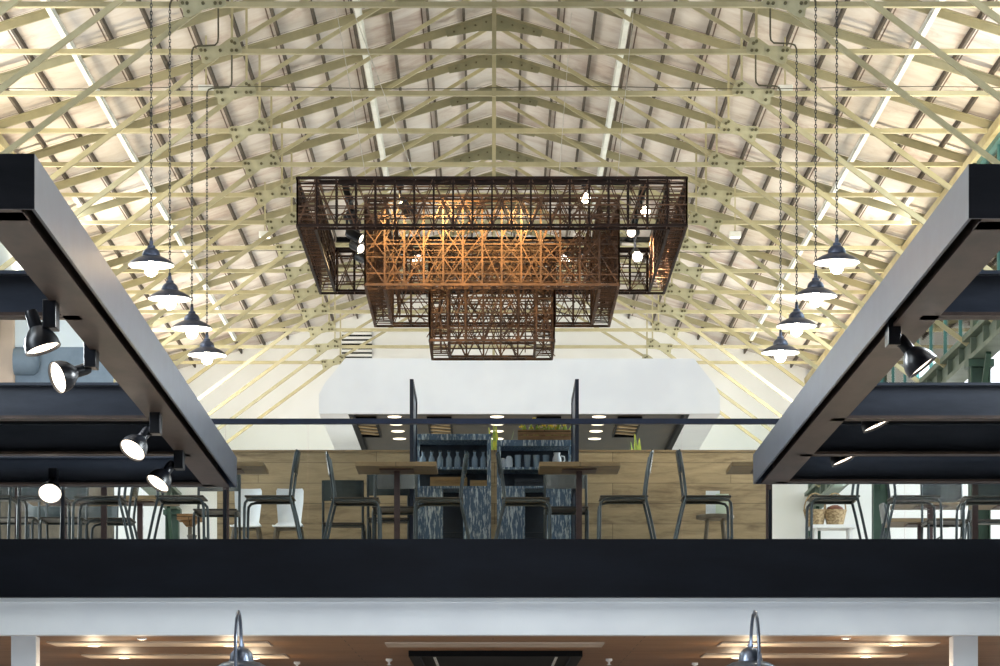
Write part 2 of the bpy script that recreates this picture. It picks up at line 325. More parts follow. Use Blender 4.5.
# ------------------------------------------------------------------ roof trusses
def seg(parent, name, a, b, w, h, m, y=0.0):
    return MB().bar((a[0], y, a[1]), (b[0], y, b[1]), w, h, (0, 0, 1)).build(name, m, parent)
def make_truss():
    r = empty('roof_truss', (0, 0, Zh(TIE)), 'x', 'roof truss', 'olive steel roof trusses')
    Z = lambda h: h - TIE
    ang = SLOPE
    for sx in (-1, 1):
        mb = MB()
        t = 0.085
        # T-section rafter: deep plate with flanges either side
        mb.prism([(0, Z(APEX - 0.012)), (sx * 5.0, Z(APEX - 0.012 - ang * 5.0)), (sx * 5.0, Z(APEX - t - ang * 5.0)), (0, Z(APEX - t))], -0.012, 0.012)
        mb.prism([(0, Z(APEX)), (sx * 5.0, Z(APEX - ang * 5.0)), (sx * 5.0, Z(APEX - 0.014 - ang * 5.0)), (0, Z(APEX - 0.014))], -0.028, 0.028)
        mb.build('rafter', M['rafter'], r)
    seg(r, 'tie_beam', (-4.95, 0), (4.95, 0), 0.05, 0.042, M['truss'])
    MB().box(-0.019, 0.019, -0.03, 0.0, Z(TIE) - 0.03, Z(APEX - 0.06)).build('king_post', M['truss'], r)
    pl = [(-0.50, Z(APEX - 0.035 - .5 * ang)), (0, Z(APEX - 0.02)), (0.50, Z(APEX - 0.035 - .5 * ang)), (0.48, Z(APEX - 0.105 - .48 * ang)), (0.16, Z(APEX - 0.19)), (-0.16, Z(APEX - 0.19)), (-0.48, Z(APEX - 0.105 - .48 * ang))]
    ap = MB().prism(pl, -0.022, -0.013).build('apex_plate', M['apex'], r)
    for sx in (-1, 1):
        for k in range(4):
            xx = sx * (0.08 + 0.11 * k)
            MB().lathe([(0.011, 0), (0.011, 0.012)], 6, M4=Matrix.Translation((xx, -0.022, Z(APEX - 0.075 - abs(xx) * ang))) @ Matrix.Rotation(math.pi / 2, 4, 'X')).build('bolt', M['bolt'], ap)
    for sx in (-1, 1):
        seg(r, 'inner_strut', (sx * 2.30, Z(TIE + 0.065)), (sx * 0.08, Z(APEX - 0.165)), 0.03, 0.036, M['truss'], 0.015)
        seg(r, 'outer_brace', (sx * 2.42, Z(TIE - 0.03)), (sx * 4.88, Z(TIE - 1.85)), 0.03, 0.046, M['truss'], 0.015)
        seg(r, 'hanger_strut', (sx * 2.29, Z(TIE + 0.06)), (sx * 2.29, Z(APEX - 0.08 - 2.29 * ang)), 0.02, 0.03, M['truss'], -0.02)
        pts = [(-180, -25), (-180, 25), (-150, 36), (0, 42), (60, 85), (100, 112), (150, 112), (172, 70), (188, 28), (188, -12), (150, -30), (70, -34), (0, -52), (-60, -90), (-110, -110), (-145, -95), (-152, -40)]
        pg = [(sx * (NODE - a / 952), b / 952) for a, b in pts]
        g = MB().prism(pg, -0.042, -0.030).build('gusset_plate', M['gusset'], r)
        for a, b in ((-115, 0), (-150, 2), (-105, -66), (10, 0), (105, 76), (130, 60), (105, 0), (145, 0)):
            MB().lathe([(0.015, 0), (0.015, 0.018)], 6, M4=Matrix.Translation((sx * (NODE - a / 952), -0.042, b / 952)) @ Matrix.Rotation(math.pi / 2, 4, 'X')).build('bolt', M['bolt'], g)
    return r
T = make_truss(); TT = tree(T); first = True
lab = {}
lab[-2] = 'olive roof truss nearest the camera, only its lower braces cut across the top corners'
lab[-1] = 'olive roof truss second from the camera, its tie beam just above the frame'
for n in range(0, 14):
    lab[n] = 'olive steel roof truss carrying the %s horizontal tie beam counted down from the top edge' % ORD[n]
for n in range(-2, 14):
    loc = (0.01, dn(n), Zh(TIE))
    if first: T.location = loc; T['label'] = lab[n]; first = False
    else: dup(TT, loc, lab[n])

# purlins
PX = [0.30 + 0.36 * k for k in range(14)]
for sx, sd in ((-1, 'left'), (1, 'right')):
    for k, x in enumerate(PX):
        zc = roof(x)
        h = 0.06
        mb = MB()
        mb.prism([(sx * (x - 0.012), zc + 0.004), (sx * (x + 0.012), zc), (sx * (x + 0.012), zc + h - 0.008), (sx * (x - 0.012), zc + h)], D0, D1)
        tag(mb.build('purlin', M['purlin']), 'dark batten under the roof boards, %s from the ridge on the %s slope' % (ORD[k], sd), 'purlin', 'roof purlins')
# white conduit strips along the roof
for sx, sd in ((-1, 'left'), (1, 'right')):
    for x, h, w, nm, wd in ((1.30, 7.57, 0.045, 'inner', 'nearer the ridge'), (3.83, 6.81, 0.045, 'outer', 'nearer the eave')):
        r = empty('light_trunking', (sx * x, 20.0, Zh(h)), 'long white trunking strip under the %s roof slope, %s' % (sd, wd), 'trunking', 'white trunking under the roof')
        y1 = (43.0 if nm == 'outer' else 38.5) - 20
        mb = MB(); mb.box(-w / 2, w / 2, 0, y1, 0, 0.035); mb.box(-w / 2 - 0.012, w / 2 + 0.012, 0, y1, 0.035, 0.045); mb.build('channel', M['conduit'], r)
        for n in range(-1, 12):
            y = dn(n) - 20
            if 0 < y < y1: MB().bar((0, y, 0.03), (0, y, APEX - SLOPE * x - h), 0.012, 0.012, (0, 1, 0)).build('hanger', M['conduit'], r)
# floodlights between purlins
for i, (px, py, d) in enumerate(((206, 91, 27.6), (785, 91, 27.6), (265, 236, 34.2), (735, 236, 34.2))):
    p = P(px, py, d); r = empty('floodlight', p, 'small square white floodlight under the %s roof slope, %s row' % ('left' if px < 493 else 'right', 'nearer' if i < 2 else 'farther'), 'floodlight', 'white floodlights')
    mb = MB(); mb.box(-0.07, 0.07, -0.05, 0.05, -0.02, 0.05); mb.build('housing', M['conduit'], r, bevel=0.006)
    MB().box(-0.055, 0.055, -0.04, 0.04, -0.024, -0.018).build('diffuser', M['lens'], r)
    MB().bar((0, 0, 0.05), (0, 0, max(0.1, roof(p.x) - p.z)), 0.015, 0.015, (0, 1, 0)).build('stem', M['truss'], r)
# cable along the tie beam
for i, (n, dz) in enumerate(((2, 0.045), (7, -0.05))):
    d = dn(n) - 0.04
    tag(MB().tube([(x, d, Zh(TIE) + dz + 0.012 * math.sin(x * 2)) for x in [-4.8 + 0.4 * k for k in range(25)]], 0.004, 5).build('cable', M['cable']),
        'thin dark cable strung along the %s tie beam from the top' % ORD[n], 'cable', 'cables along tie beams')

# ------------------------------------------------------------------ pendant lamps
def make_pendant(sx):
    r = empty('pendant_lamp', (0, 0, 0), 'x', 'pendant lamp', 'enamel pendant lamps')
    # origin at the rim centre; chain rises to the tie beam
    prof = [(0.176, 0.0), (0.18, 0.004), (0.165, 0.022), (0.125, 0.048), (0.085, 0.066), (0.07, 0.072)]
    inn = [(0.07, 0.066), (0.085, 0.06), (0.125, 0.042), (0.163, 0.016), (0.176, 0.0)]
    MB().lathe(prof + inn, 32, ms=[0] * 5 + [1] * 6, cap=False).build('lamp_shade', [M['shade_out'], M['shade_in']], r, smooth=True)
    MB().lathe([(0.07, 0.072), (0.07, 0.085), (0.062, 0.108), (0.045, 0.126), (0.032, 0.132), (0.03, 0.15), (0.016, 0.158), (0.014, 0.19), (0.0, 0.192)], 24, cap=False).build('cap', M['shade_out'], r, smooth=True)
    MB().lathe([(0.001, -0.086), (0.026, -0.08), (0.046, -0.06), (0.052, -0.03), (0.046, 0.0), (0.026, 0.03), (0.02, 0.06), (0.001, 0.062)], 16, cap=False).build('bulb', M['bulb'], r, smooth=True)
    H = TIE - 4.11
    mb = MB(); z = 0.20; k = 0
    while z < H - 0.02:
        a, b = 0.008, 0.020
        pts = []
        for j in range(8):
            t = 2 * math.pi * j / 8
            u, w = a * math.cos(t), b * math.sin(t)
            pts.append((u, 0, z + w) if k % 2 == 0 else (0, u, z + w))
        mb.tube(pts, 0.0033, 5, closed=True); z += 0.030; k += 1
    mb.build('chain', M['chain'], r)
    i = -sx                                              # towards the ridge
    MB().tube([(0, 0, H - 0.04), (0, 0, H - 0.01), (i * 0.015, 0, H + 0.025), (i * 0.05, 0, H + 0.038), (i * 0.20, 0, H + 0.045), (i * 0.225, 0, H + 0.07), (i * 0.23, 0, H + 0.11), (i * 0.23, 0, H + 0.72)], 0.008, 6).build('cable', M['cable'], r, smooth=True)
    MB().lathe([(0.012, 0.185), (0.012, 0.215)], 8).build('hook', M['chain'], r)
    return r
for sx, sd in ((-1, 'left'), (1, 'right')):
    t = None
    for k in range(4):
        n = k - 1
        l = ('enamel pendant lamp on a chain, %s of the %s row' % (['nearest and highest in view', 'second from the camera', 'third from the camera', 'farthest and lowest in view'][k], sd))
        loc = (X((152, 170.5, 192.5, 207.5)[k], dn(n)), dn(n) - 0.05, Zh(4.11))
        if sx > 0: loc = (X((836, 815, 796, 780)[k], dn(n)), dn(n) - 0.05, Zh(4.13))
        if t is None:
            o = make_pendant(sx); t = tree(o); o.location = loc; o['label'] = l
        else: dup(t, loc, l)
        ld = bpy.data.lights.new('pendant_glow', 'POINT'); ld.energy = 14; ld.color = (1, .9, .75); ld.shadow_soft_size = 0.04
        lo = bpy.data.objects.new('pendant_glow', ld); COL.objects.link(lo); lo.location = (loc[0], loc[1], loc[2] - 0.11)

# ------------------------------------------------------------------ the lattice chandelier
CH = empty('lattice_chandelier', (0, 24.55, Zh(3.81)), 'large square stepped chandelier of rusty brown metal lattice hung in mid air', 'chandelier')
CX = X(492, 23)
tiers = [(1.545, 4.56, 4.935, 0.135), (1.03, 4.18, 4.56, 0.15), (0.515, 3.81, 4.18, 0.155)]
rnd = random.Random(3)
for ti, (hw, b, t, th) in enumerate(tiers):
    z0, z1 = b - 3.81, t - 3.81
    if ti > 0: z1 = (4.90 if ti == 1 else 4.58) - 3.81                           # the inner cages run up inside the one above
    tier = empty('lattice_tier', (0, 0, 0), None, None); del_keys = None
    tier.parent = CH
    tier['label'] = ['widest dark top tier', 'copper lit middle tier', 'smallest lowest tier'][ti]
    for side in range(4):
        fr = MB(); la = MB()
        n = max(3, round(2 * hw / 0.155))
        R = Matrix.Rotation(side * math.pi / 2, 4, 'Z')
        def q(u, v, z): return R @ Vector((u, -hw + v, z))      # u along the side, v into the cage
        j = lambda a=0.004: rnd.uniform(-a, a)
        for v in (0.0, th):
            e = hw if v == 0 else hw - th
            fr.bar(q(-e, v, z1), q(e, v, z1), 0.022, 0.022); fr.bar(q(-e, v, z0), q(e, v, z0), 0.020, 0.020)
            if v == 0:
                fr.bar(q(-e, v, z1 - 0.045), q(e, v, z1 - 0.045), 0.012, 0.014)
            for zz in ([0.22, 0.42, 0.62, 0.82] if ti == 0 else ([0.12, 0.3, 0.45, 0.62, 0.78, 0.9] if v == 0 else [0.08, 0.18, 0.3, 0.42, 0.54, 0.66, 0.78, 0.9])):
                a0 = z0 + (z1 - z0) * zz
                la.bar(q(-e, v + j(), a0 + j(.008)), q(e, v + j(), a0 + j(.008)), 0.0095, 0.0095)
            for k in range(n + 1):
                u = -hw + 2 * hw * k / n
                if abs(u) > e + 1e-3: continue
                fr.bar(q(u, v, z0), q(u, v, z1), 0.014, 0.014, (0, 1, 0))
                if k < n:
                    u2 = min(max(-hw + 2 * hw * (k + 1) / n, -e), e); u1 = min(max(u, -e), e)
                    zm = (z0 + z1) / 2 + j(.02)
                    w = 0.008
                    f1 = rnd.uniform(.38, .6)
                    zs = [z0, z1] if ti == 0 else ([z0, z0 + (z1 - z0) * f1, z1] if rnd.random() < .6 else [z0, z0 + (z1 - z0) * f1 * .6, z0 + (z1 - z0) * f1 * 1.2, z1])
                    for za, zb_ in zip(zs[:-1], zs[1:]):
                        if rnd.random() < .85: la.bar(q(u1, v, za + j(.012)), q(u2, v, zb_ + j(.012)), w, w)
                        if rnd.random() < .85: la.bar(q(u1, v, zb_ + j(.012)), q(u2, v, za + j(.012)), w, w)
                        if ti: la.bar(q(u1 + rnd.uniform(-.03, .03), v + th * .5, za + rnd.random() * .1), q(u2 + rnd.uniform(-.03, .03), v + th * .5, zb_ - rnd.random() * .1), w, w)
                    if ti == 0 and rnd.random() < .6: la.bar(q(u1, v + .03, z0 + rnd.random() * (z1 - z0)), q(u2, v + .03, z0 + rnd.random() * (z1 - z0)), w, w)
        for k in range(2 * n + 1):                                   # rungs between the two layers
            u = -hw + hw * k / n
            if abs(u) > hw - th + 1e-3 or (ti == 0 and k % 2): continue
            for zz in (0.0, 0.2, 0.4, 0.6, 0.8, 1.0):
                a0 = z0 + (z1 - z0) * zz
                la.bar(q(u, 0, a0 + j()), q(u, th, a0 + j()), 0.0075, 0.0075)
            if k % 2 == 0 and ti:
                la.bar(q(u, 0, z0), q(u, th, z1), 0.006, 0.006)
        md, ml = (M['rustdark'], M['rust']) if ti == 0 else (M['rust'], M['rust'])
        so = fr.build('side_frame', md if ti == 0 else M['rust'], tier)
        la.build('rod_lattice', ml, tier)
CH.location.x = CX
# suspension wires up to the trusses
for i, (x, y, x2, y2) in enumerate(((-1.0, -1.35, -1.46, 1.4), (1.0, -1.35, 1.30, 1.4), (-0.6, -1.35, -1.38, 1.5), (0.55, 1.3, 0.75, 2.9))):
    MB().tube([(x, y, 4.935 - 3.81), (x2, y2, 7.45 - 3.81)], 0.003, 5).build('suspension_wire', M['wire'], CH)
# tracks and cans inside
tz = 4.975
tracks = []
for i, (a, b, l) in enumerate((((X(338, 23.2), 23.35), (X(640, 23.2), 23.35), 'front'), ((X(338, 26), 25.75), (X(650, 26), 25.75), 'back'))):
    o = MB().box(a[0], b[0], a[1] - 0.03, a[1] + 0.03, Zh(4.955), Zh(4.995)).build('lighting_track', M['black'])
    tag(o, 'black lighting track laid across the %s of the chandelier' % l, 'track', 'tracks on the chandelier')
for i, px in enumerate((352, 637)):
    x = X(px, 24.55)
    o = MB().box(x - 0.025, x + 0.025, 23.4, 25.7, Zh(4.955), Zh(4.99)).build('lighting_track', M['black'])
    tag(o, 'black lighting track running back along the %s of the chandelier' % ('left' if i == 0 else 'right'), 'track', 'tracks on the chandelier')
def make_can(bright=False):
    r = empty('spotlight', (0, 0, 0), 'x', 'spotlight', 'spotlights in the chandelier')
    h = empty('lamp_head', (0, 0, -0.16), None, None); h.parent = r
    MB().lathe([(0.028, 0.0), (0.045, 0.01), (0.05, 0.03), (0.05, 0.16), (0.056, 0.165), (0.056, 0.185), (0.048, 0.185), (0.048, 0.17)], 20).build('can', M['spot'], h, smooth=True)
    MB().lathe([(0.001, 0.172), (0.03, 0.176), (0.047, 0.17)], 20, cap=False).build('lens', M['lens_bright'] if bright else M['lens'], h)
    MB().tube([(0, 0, 0), (0, 0, -0.10), (0, 0, -0.16)], 0.012, 8).build('stem', M['spot'], r)
    MB().box(-0.03, 0.03, -0.05, 0.05, -0.03, 0.0).build('adapter', M['spot'], r, bevel=0.004)
    return r
cans = [  # px, py of head, depth, aim (dx,dy,dz), bright, label, drop
    (350, 206, 23.85, (0.3, 1, -0.5), 0, 'black spotlight nearest the camera at the left end of the chandelier'),
    (347, 232, 24.6, (0.9, -0.4, -0.5), 0, 'black spotlight second back at the left end of the chandelier'),
    (352, 244, 25.2, (0.6, -0.8, -0.45), 0, 'black spotlight third back at the left end of the chandelier, lens lit'),
    (357, 256, 25.62, (0.7, -0.6, -0.4), 0, 'black spotlight farthest back at the left end of the chandelier'),
    (641, 206, 23.85, (0.2, -1, -0.15), 1, 'black spotlight nearest the camera at the right end of the chandelier'),
    (636, 232, 24.5, (-0.3, -0.9, -0.2), 0, 'pale lit spotlight second back at the right end of the chandelier'),
    (635, 252, 25.3, (0.1, -0.9, -0.45), 0, 'black spotlight third back at the right end of the chandelier'),
    (585, 199, 23.35, (0.0, -1, -0.13), 1, 'glaring spotlight facing the camera right of the middle of the chandelier'),
    (412, 252, 25.75, (0.4, -0.9, -0.4), 0, 'spotlight on the back track left of the copper lattice middle'),
    (570, 249, 25.75, (-0.4, -0.9, -0.4), 0, 'spotlight on the back track right of the copper lattice middle'),
    (400, 196, 23.35, (0.5, 0.8, -0.6), 0, 'dark spotlight on the front track left of the middle'),
]
ct = {}
for (px, py, d, aim, br, l) in cans:
    o = make_can(bool(br)); x = X(px, d)
    o.location = (x, d, Zh(4.955)); o['label'] = l
    hz = (VY - py) / F * d - 4.955
    hz = min(max(hz, -0.36), -0.12)
    h = [c for c in children(o) if c.name.startswith('lamp_head')][0]
    h.location = (0, 0, hz); h.scale = (.85, .85, .85); h.rotation_euler = Vector(aim).to_track_quat('Z', 'Y').to_euler()
    for c in children(o):
        if c.name.startswith('stem'): c.scale = (1, 1, abs(hz) / 0.16)

def spot(loc, target, energy, col, size=1.0, blend=0.6, rad=0.04):
    ld = bpy.data.lights.new('spot_beam', 'SPOT'); ld.energy = energy; ld.color = col; ld.spot_size = size; ld.spot_blend = blend; ld.shadow_soft_size = rad
    o = bpy.data.objects.new('spot_beam', ld); COL.objects.link(o); o.location = loc
    o.rotation_euler = (Vector(target) - Vector(loc)).to_track_quat('-Z', 'Y').to_euler()
spot((X(438, 23.35), 23.22, Zh(4.86)), (X(470, 23.6), 23.62, Zh(4.30)), 95, (1, .70, .30), 2.2, 0.8)
spot((X(390, 23.35), 23.22, Zh(4.86)), (X(420, 23.6), 23.62, Zh(4.30)), 65, (1, .70, .30), 2.0, 0.8)
spot((X(520, 23.35), 23.22, Zh(4.86)), (X(515, 23.6), 23.62, Zh(4.30)), 80, (1, .70, .30), 2.0, 0.8)
spot((X(412, 25.7), 25.65, Zh(4.75)), (X(480, 25), 24.6, Zh(4.1)), 90, (1, .62, .28), 1.6, 0.8)
spot((X(570, 25.7), 25.65, Zh(4.75)), (X(500, 25), 24.6, Zh(4.1)), 90, (1, .62, .28), 1.6, 0.8)
spot((X(357, 25.6), 25.5, Zh(4.72)), (X(400, 25), 24.4, Zh(4.4)), 25, (1, .70, .36), 1.6, 0.8)
spot((X(636, 25.3), 25.1, Zh(4.72)), (X(655, 26), 25.95, Zh(4.72)), 300, (1, .82, .56), 1.9, 0.8)

# ------------------------------------------------------------------ steel canopies with track lights
HT, HB = 2.419, 2.212
def canopy(sd, near, far, sx):
    (xn, d_n), (xf, d_f) = near, far
    r = empty('steel_canopy', (xn, d_n, 0), 'dark blue steel canopy frame on the %s with cross beams and track lights' % sd, 'canopy', 'steel canopy frames')
    o3 = Vector((xn, d_n, 0))
    xo = sx * 6.0
    def at(d): return xn + (xf - xn) * (d - d_n) / (d_f - d_n)
    def L(x, d, h): return Vector((x, d, Zh(h))) - o3
    def quadbeam(mb, off0, off1, h0, h1, d0=d_n, d1=d_f):
        vs = [L(at(d) + sx * o, d, h) for d in (d0, d1) for o, h in ((off0, h0), (off1, h0), (off1, h1), (off0, h1))]
        mb.add(vs, [(0, 1, 2, 3), (7, 6, 5, 4), (0, 4, 5, 1), (1, 5, 6, 2), (2, 6, 7, 3), (3, 7, 4, 0)])
    e = 0.004
    mb = MB(); quadbeam(mb, 0, 0.012, HB, HT); mb.build('side_plate', M['canopy'], r)
    mb = MB(); quadbeam(mb, 0.012, 0.055, HB + 0.06, HT - 0.005); mb.build('shadow_gap', M['black'], r)  # black filler, the shade of the recess put in as colour
    mb = MB(); quadbeam(mb, 0.055, 0.23, HB, HB + 0.014); quadbeam(mb, 0.055, 0.23, HT - 0.014, HT); quadbeam(mb, 0.135, 0.15, HB + 0.014, HT - 0.014)
    mb.build('inner_beam', M['flange'], r)
    for d in (14.8, 17.6):                                           # splice joints on the side plate
        mb = MB(); quadbeam(mb, -0.002, 0.0, HB + 0.002, HT - 0.002, d, d + 0.006)
    # end faces and cross beams
    def cross(name, d0, d1, m, face=True, x0=0.0):
        mb = MB(); xa = at(d0) + sx * x0
        lo, hi = min(xa, xo), max(xa, xo)
        mb.box(lo - xn, hi - xn, d0 - d_n, d1 - d_n, Zh(HB), Zh(HT)); return mb.build(name, m, r)
    cross('end_plate', d_n - 0.012, d_n, M['canopy'])
    mb = MB()
    lo, hi = sorted((at(d_n) + sx * 0.05, xo)); mb.box(lo - xn, hi - xn, 0.05, 0.21, Zh(HB), Zh(HB + 0.014)); mb.build('end_flange', M['flange'], r)
    for d in (13.24, 16.8, 18.54, d_f - 0.16):
        lo, hi = sorted((at(d) + sx * 0.15, xo))
        b = empty('cross_beam', (0, d - d_n, 0), None, None); b.parent = r
        mb = MB(); mb.box(lo - xn, hi - xn, 0.055, 0.07, Zh(HB), Zh(HT)); mb.build('web', M['canopy'], b)
        mb = MB(); mb.box(lo - xn, hi - xn, 0.0, 0.125, Zh(HB), Zh(HB + 0.016)); mb.build('bottom_flange', M['flange'], b)
        mb = MB(); mb.box(lo - xn, hi - xn, 0.0, 0.125, Zh(HT - 0.016), Zh(HT)); mb.build('top_flange', M['canopy'], b)
    lo, hi = sorted((at(d_f), xo)); mb = MB(); mb.box(lo - xn, hi - xn, d_f - d_n, d_f - d_n + 0.012, Zh(HB), Zh(HT)); mb.build('end_plate', M['canopy'], r)
    mb = MB(); mb.box(min(xo, xo - sx * .15) - xn, max(xo, xo - sx * .15) - xn, 0, d_f - d_n, Zh(HB), Zh(HT)); mb.build('outer_beam', M['canopy'], r)
    for d in (d_n + 0.1, (d_n + d_f) / 2, d_f - 0.1):
        mb = MB(); mb.box(xo - sx * 0.075 - 0.06 - xn, xo - sx * 0.075 + 0.06 - xn, d - d_n - 0.06, d - d_n + 0.06, 0, Zh(HB)); mb.build('post', M['canopy'], r)
    # dark infill tray between the last beams
    mb = MB(); lo, hi = sorted((at(18) + sx * 0.26, xo - sx * .2)); mb.box(lo - xn, hi - xn, 16.9 - d_n, d_f - d_n - 0.2, Zh(HT - 0.012), Zh(HT - 0.006)); mb.build('cover_plate', M['black'], r)
    return r
canopy('left', (X(35, 10.865), 10.865), (X(236.8, 20.5), 20.5), -1)
canopy('right', (X(968.2, 11.04), 11.04), (X(753.3, 20.3), 20.3), 1)

def make_track_spot(aim, arm):
    """bell shaped black track spotlight; origin where its adapter meets the beam"""
    r = empty('track_spotlight', (0, 0, 0), 'x', 'track spotlight', 'track spotlights under the canopies')
    MB().box(-0.03, 0.03, -0.06, 0.06, -0.085, 0.04).build('adapter_box', M['spot'], r, bevel=0.004)
    a = Vector(arm)
    MB().tube([(0, 0, -0.05), (a.x * .5, a.y * .5, a.z * .5 - 0.035), a], 0.013, 8).build('arm', M['spot'], r, smooth=True)
    ad = Vector(aim).normalized()
    M4 = rodrig(a - ad * 0.01, a + ad)
    prof = [(0.001, -0.05), (0.026, -0.048), (0.03, -0.03), (0.03, 0.03), (0.045, 0.045), (0.066, 0.07), (0.078, 0.10), (0.082, 0.135), (0.078, 0.135), (0.074, 0.10), (0.05, 0.08)]
    MB().lathe(prof, 28, M4=M4, cap=False).build('lamp_shade', M['spot'], r, smooth=True)
    MB().lathe([(0.001, 0.126), (0.04, 0.128), (0.0765, 0.122)], 28, M4=M4, cap=False).build('lens', M['lens'], r)
    return r
tl = [((-1.966, 12.9, -.035), (0.34, -0.08, -1), (-0.07, -0.02, -0.06), 'black track spotlight nearest the camera under left canopy, tilted down to the right'),
      ((-1.98, 14.3, 0), (-0.8, -0.55, -0.35), (-0.06, -0.02, -0.10), 'black track spotlight second along left canopy, lens turned to the left'),
      ((-1.93, 16.6, -.035), (-0.45, -0.6, -0.75), (-0.07, -0.03, -0.10), 'black track spotlight third along left canopy, lens facing down left'),
      ((-1.99, 18.4, -.03), (-0.5, -0.45, -0.8), (-0.07, -0.03, -0.09), 'black track spotlight farthest along inner beam of left canopy'),
      ((-3.06, 20.2, .055), (0.02, -0.8, -0.6), (0, -0.09, -0.08), 'track spotlight glaring toward the camera at the end of left canopy')]
for (x, d, dzz), aim, arm, l in tl:
    o = make_track_spot(aim, arm); o.location = (x, d, Zh(HB) + dzz); o['label'] = l
for (x, d), aim, arm, l in [((X(893, 13.6), 13.6), (0.62, -0.10, -0.8), (0.06, -0.02, -0.09), 'large black track spotlight nearest the camera under right canopy'),
                            ((X(872, 17.2), 17.2), (0.38, -0.10, -0.9), (-0.03, -0.02, 0.02), 'track spotlight peeping below the second beam of right canopy'),
                            ((X(840, 18.95), 18.95), (0.38, -0.10, -0.9), (-0.03, -0.02, 0.02), 'track spotlight peeping below the third beam of right canopy, farthest back')]:
    o = make_track_spot(aim, arm); o.location = (x, d, Zh(HB) + (0.09 if d > 17 else 0)); o['label'] = l

# ------------------------------------------------------------------ balustrade
BD = 22.46
b = empty('glass_balustrade', (0, BD, FLOOR2), 'frameless clear glass balustrade with a slim black top rail along the upper floor', 'balustrade')
edges = [-4.6, X(-120, BD), X(78, BD), X(143, BD), X(225, BD), X(308, BD), X(496, BD), X(682, BD), X(770, BD), X(905, BD), X(1080, BD), 4.6]
for a, c in zip(edges[:-1], edges[1:]):
    MB().box(a + 0.004, c - 0.004, -0.006, 0.006, 0.0, 0.915).build('glass_pane', M['glass'], b)
MB().box(-4.6, 4.6, -0.025, 0.025, 0.91, 0.952).build('top_rail', M['navy'], b, bevel=0.004)
for px in (225, 770, 63, 1010):
    MB().box(X(px, BD) - 0.012, X(px, BD) + 0.012, -0.03, 0.03, 0, 0.40).build('post', M['fascia'], b)
# screens that stand back from the rail beside the blue shelves
for i, px in enumerate((411.6, 577)):
    d0, d1 = 24.75, 26.0; x = X(px, d0)
    r = empty('divider_screen', (x, d0, FLOOR2), 'tall dark screen seen edge on at the %s side of the blue shelves' % ('left' if i == 0 else 'right'), 'screen', 'dark divider screens')
    mb = MB(); h = 3.593 - 2.0
    mb.box(-0.016, 0.016, 0, 0.04, 0, h); mb.box(-0.016, 0.016, d1 - d0 - 0.04, d1 - d0, 0, h); mb.box(-0.016, 0.016, 0.04, d1 - d0 - 0.04, h - 0.04, h); mb.box(-0.016, 0.016, 0.04, d1 - d0 - 0.04, 0, 0.05)
    mb.box(-0.016, 0.016, 0.04, d1 - d0 - 0.04, 0.7, 0.73)
    mb.build('frame', M['navy'], r)
    MB().box(-0.006, 0.006, 0.04, d1 - d0 - 0.04, 0.05, h - 0.04).build('panel', M['screen'], r)

# ------------------------------------------------------------------ bar wall, bulkhead, vent
WD = 27.0
wx0, wx1 = X(217, WD), X(772, WD)
w = empty('bar_counter_wall', ((wx0 + wx1) / 2, WD, FLOOR2), 'long half height wall clad in horizontal oak boards behind the tables', 'wall cladding')
hw = (wx1 - wx0) / 2; wh = 350 / F * WD - 2.0
MB().box(-hw, hw, 0, 0.12, 0, wh - 0.02).build('board_cladding', M['wood'], w)
MB().box(-hw, hw, -0.01, 0.3, wh - 0.02, wh).build('capping', M['tabletop'], w)
BK = 30.0
bh = empty('white_bulkhead', (0, BK, Zh(4.0)), 'broad white bulkhead box with chamfered shoulders over the bar', 'bulkhead')
def bx(px): return X(px, BK)
def bz(py): return (VY - py) / F * BK - 4.0
out = [(bx(319), bz(413.5)), (bx(319), bz(394)), (bx(325), bz(383)), (bx(345), bz(358.5)), (bx(694), bz(358.5)), (bx(714), bz(384)), (bx(720), bz(395)), (bx(720), bz(413.5))]
mb = MB()
i0, i1, zb = bx(348), bx(690), bz(413.5)
mb.prism(out, 0, 0.06)
outer = [(bx(319), zb), (bx(319), bz(394)), (bx(325), bz(383)), (bx(345), bz(358.5)), (bx(694), bz(358.5)), (bx(714), bz(384)), (bx(720), bz(395)), (bx(720), zb)]
inner = [(i0, zb), (i0, zb + 0.30), (i1, zb + 0.30), (i1, zb)]
# side cheeks, roof deck and front lip behind the front face
mb.box(bx(319), i0, 0.06, 14.9, zb, zb + 0.2); mb.box(i1, bx(720), 0.06, 14.9, zb, zb + 0.2)
mb.prism([(bx(319), zb + 0.2), (bx(319), bz(394)), (bx(325), bz(383)), (bx(345), bz(358.5)), (bx(694), bz(358.5)), (bx(714), bz(384)), (bx(720), bz(395)), (bx(720), zb + 0.2)], 0.06, 14.9)
mb.build('box', M['white_paint'], bh)
MB().box(i0, i1, 0.06, 14.9, zb + 0.06, zb + 0.12).build('soffit_panel', M['olive_panel'], bh)
mb = MB(); mb.box(i0, i0 + 0.05, 0.10, 6, zb - 0.004, zb + 0.06); mb.box(i1 - 0.05, i1, 0.10, 6, zb - 0.004, zb + 0.06); mb.box(i0, i1, 0.06, 0.10, zb - 0.004, zb + 0.06)
mb.build('soffit_frame', M['black'], bh)
colnm = ('left', 'middle', 'right'); dl = []
for ci, px in enumerate((394.5, 497, 599)):
    for ri, py in enumerate((417.0, 424.5, 431.5, 439.0)):
        zl = 4.0 + zb + 0.055
        d = zl * F / (VY - py)
        x = X(px + (1.7 * ri if px < 450 else -1.5 * ri if px > 550 else 0), d)
        o = MB().lathe([(0.001, -0.004), (0.05, -0.004), (0.068, -0.002), (0.074, 0.004)], 20, cap=False).build('soffit_light', M['hoodlight'], loc=(x, d, Zh(zl)))
        tag(o, 'round warm soffit light under the white bulkhead, %s of its %s column' % (['nearest', 'second', 'third', 'farthest'][ri], colnm[ci]), 'ceiling light', 'round lights under the bulkhead')
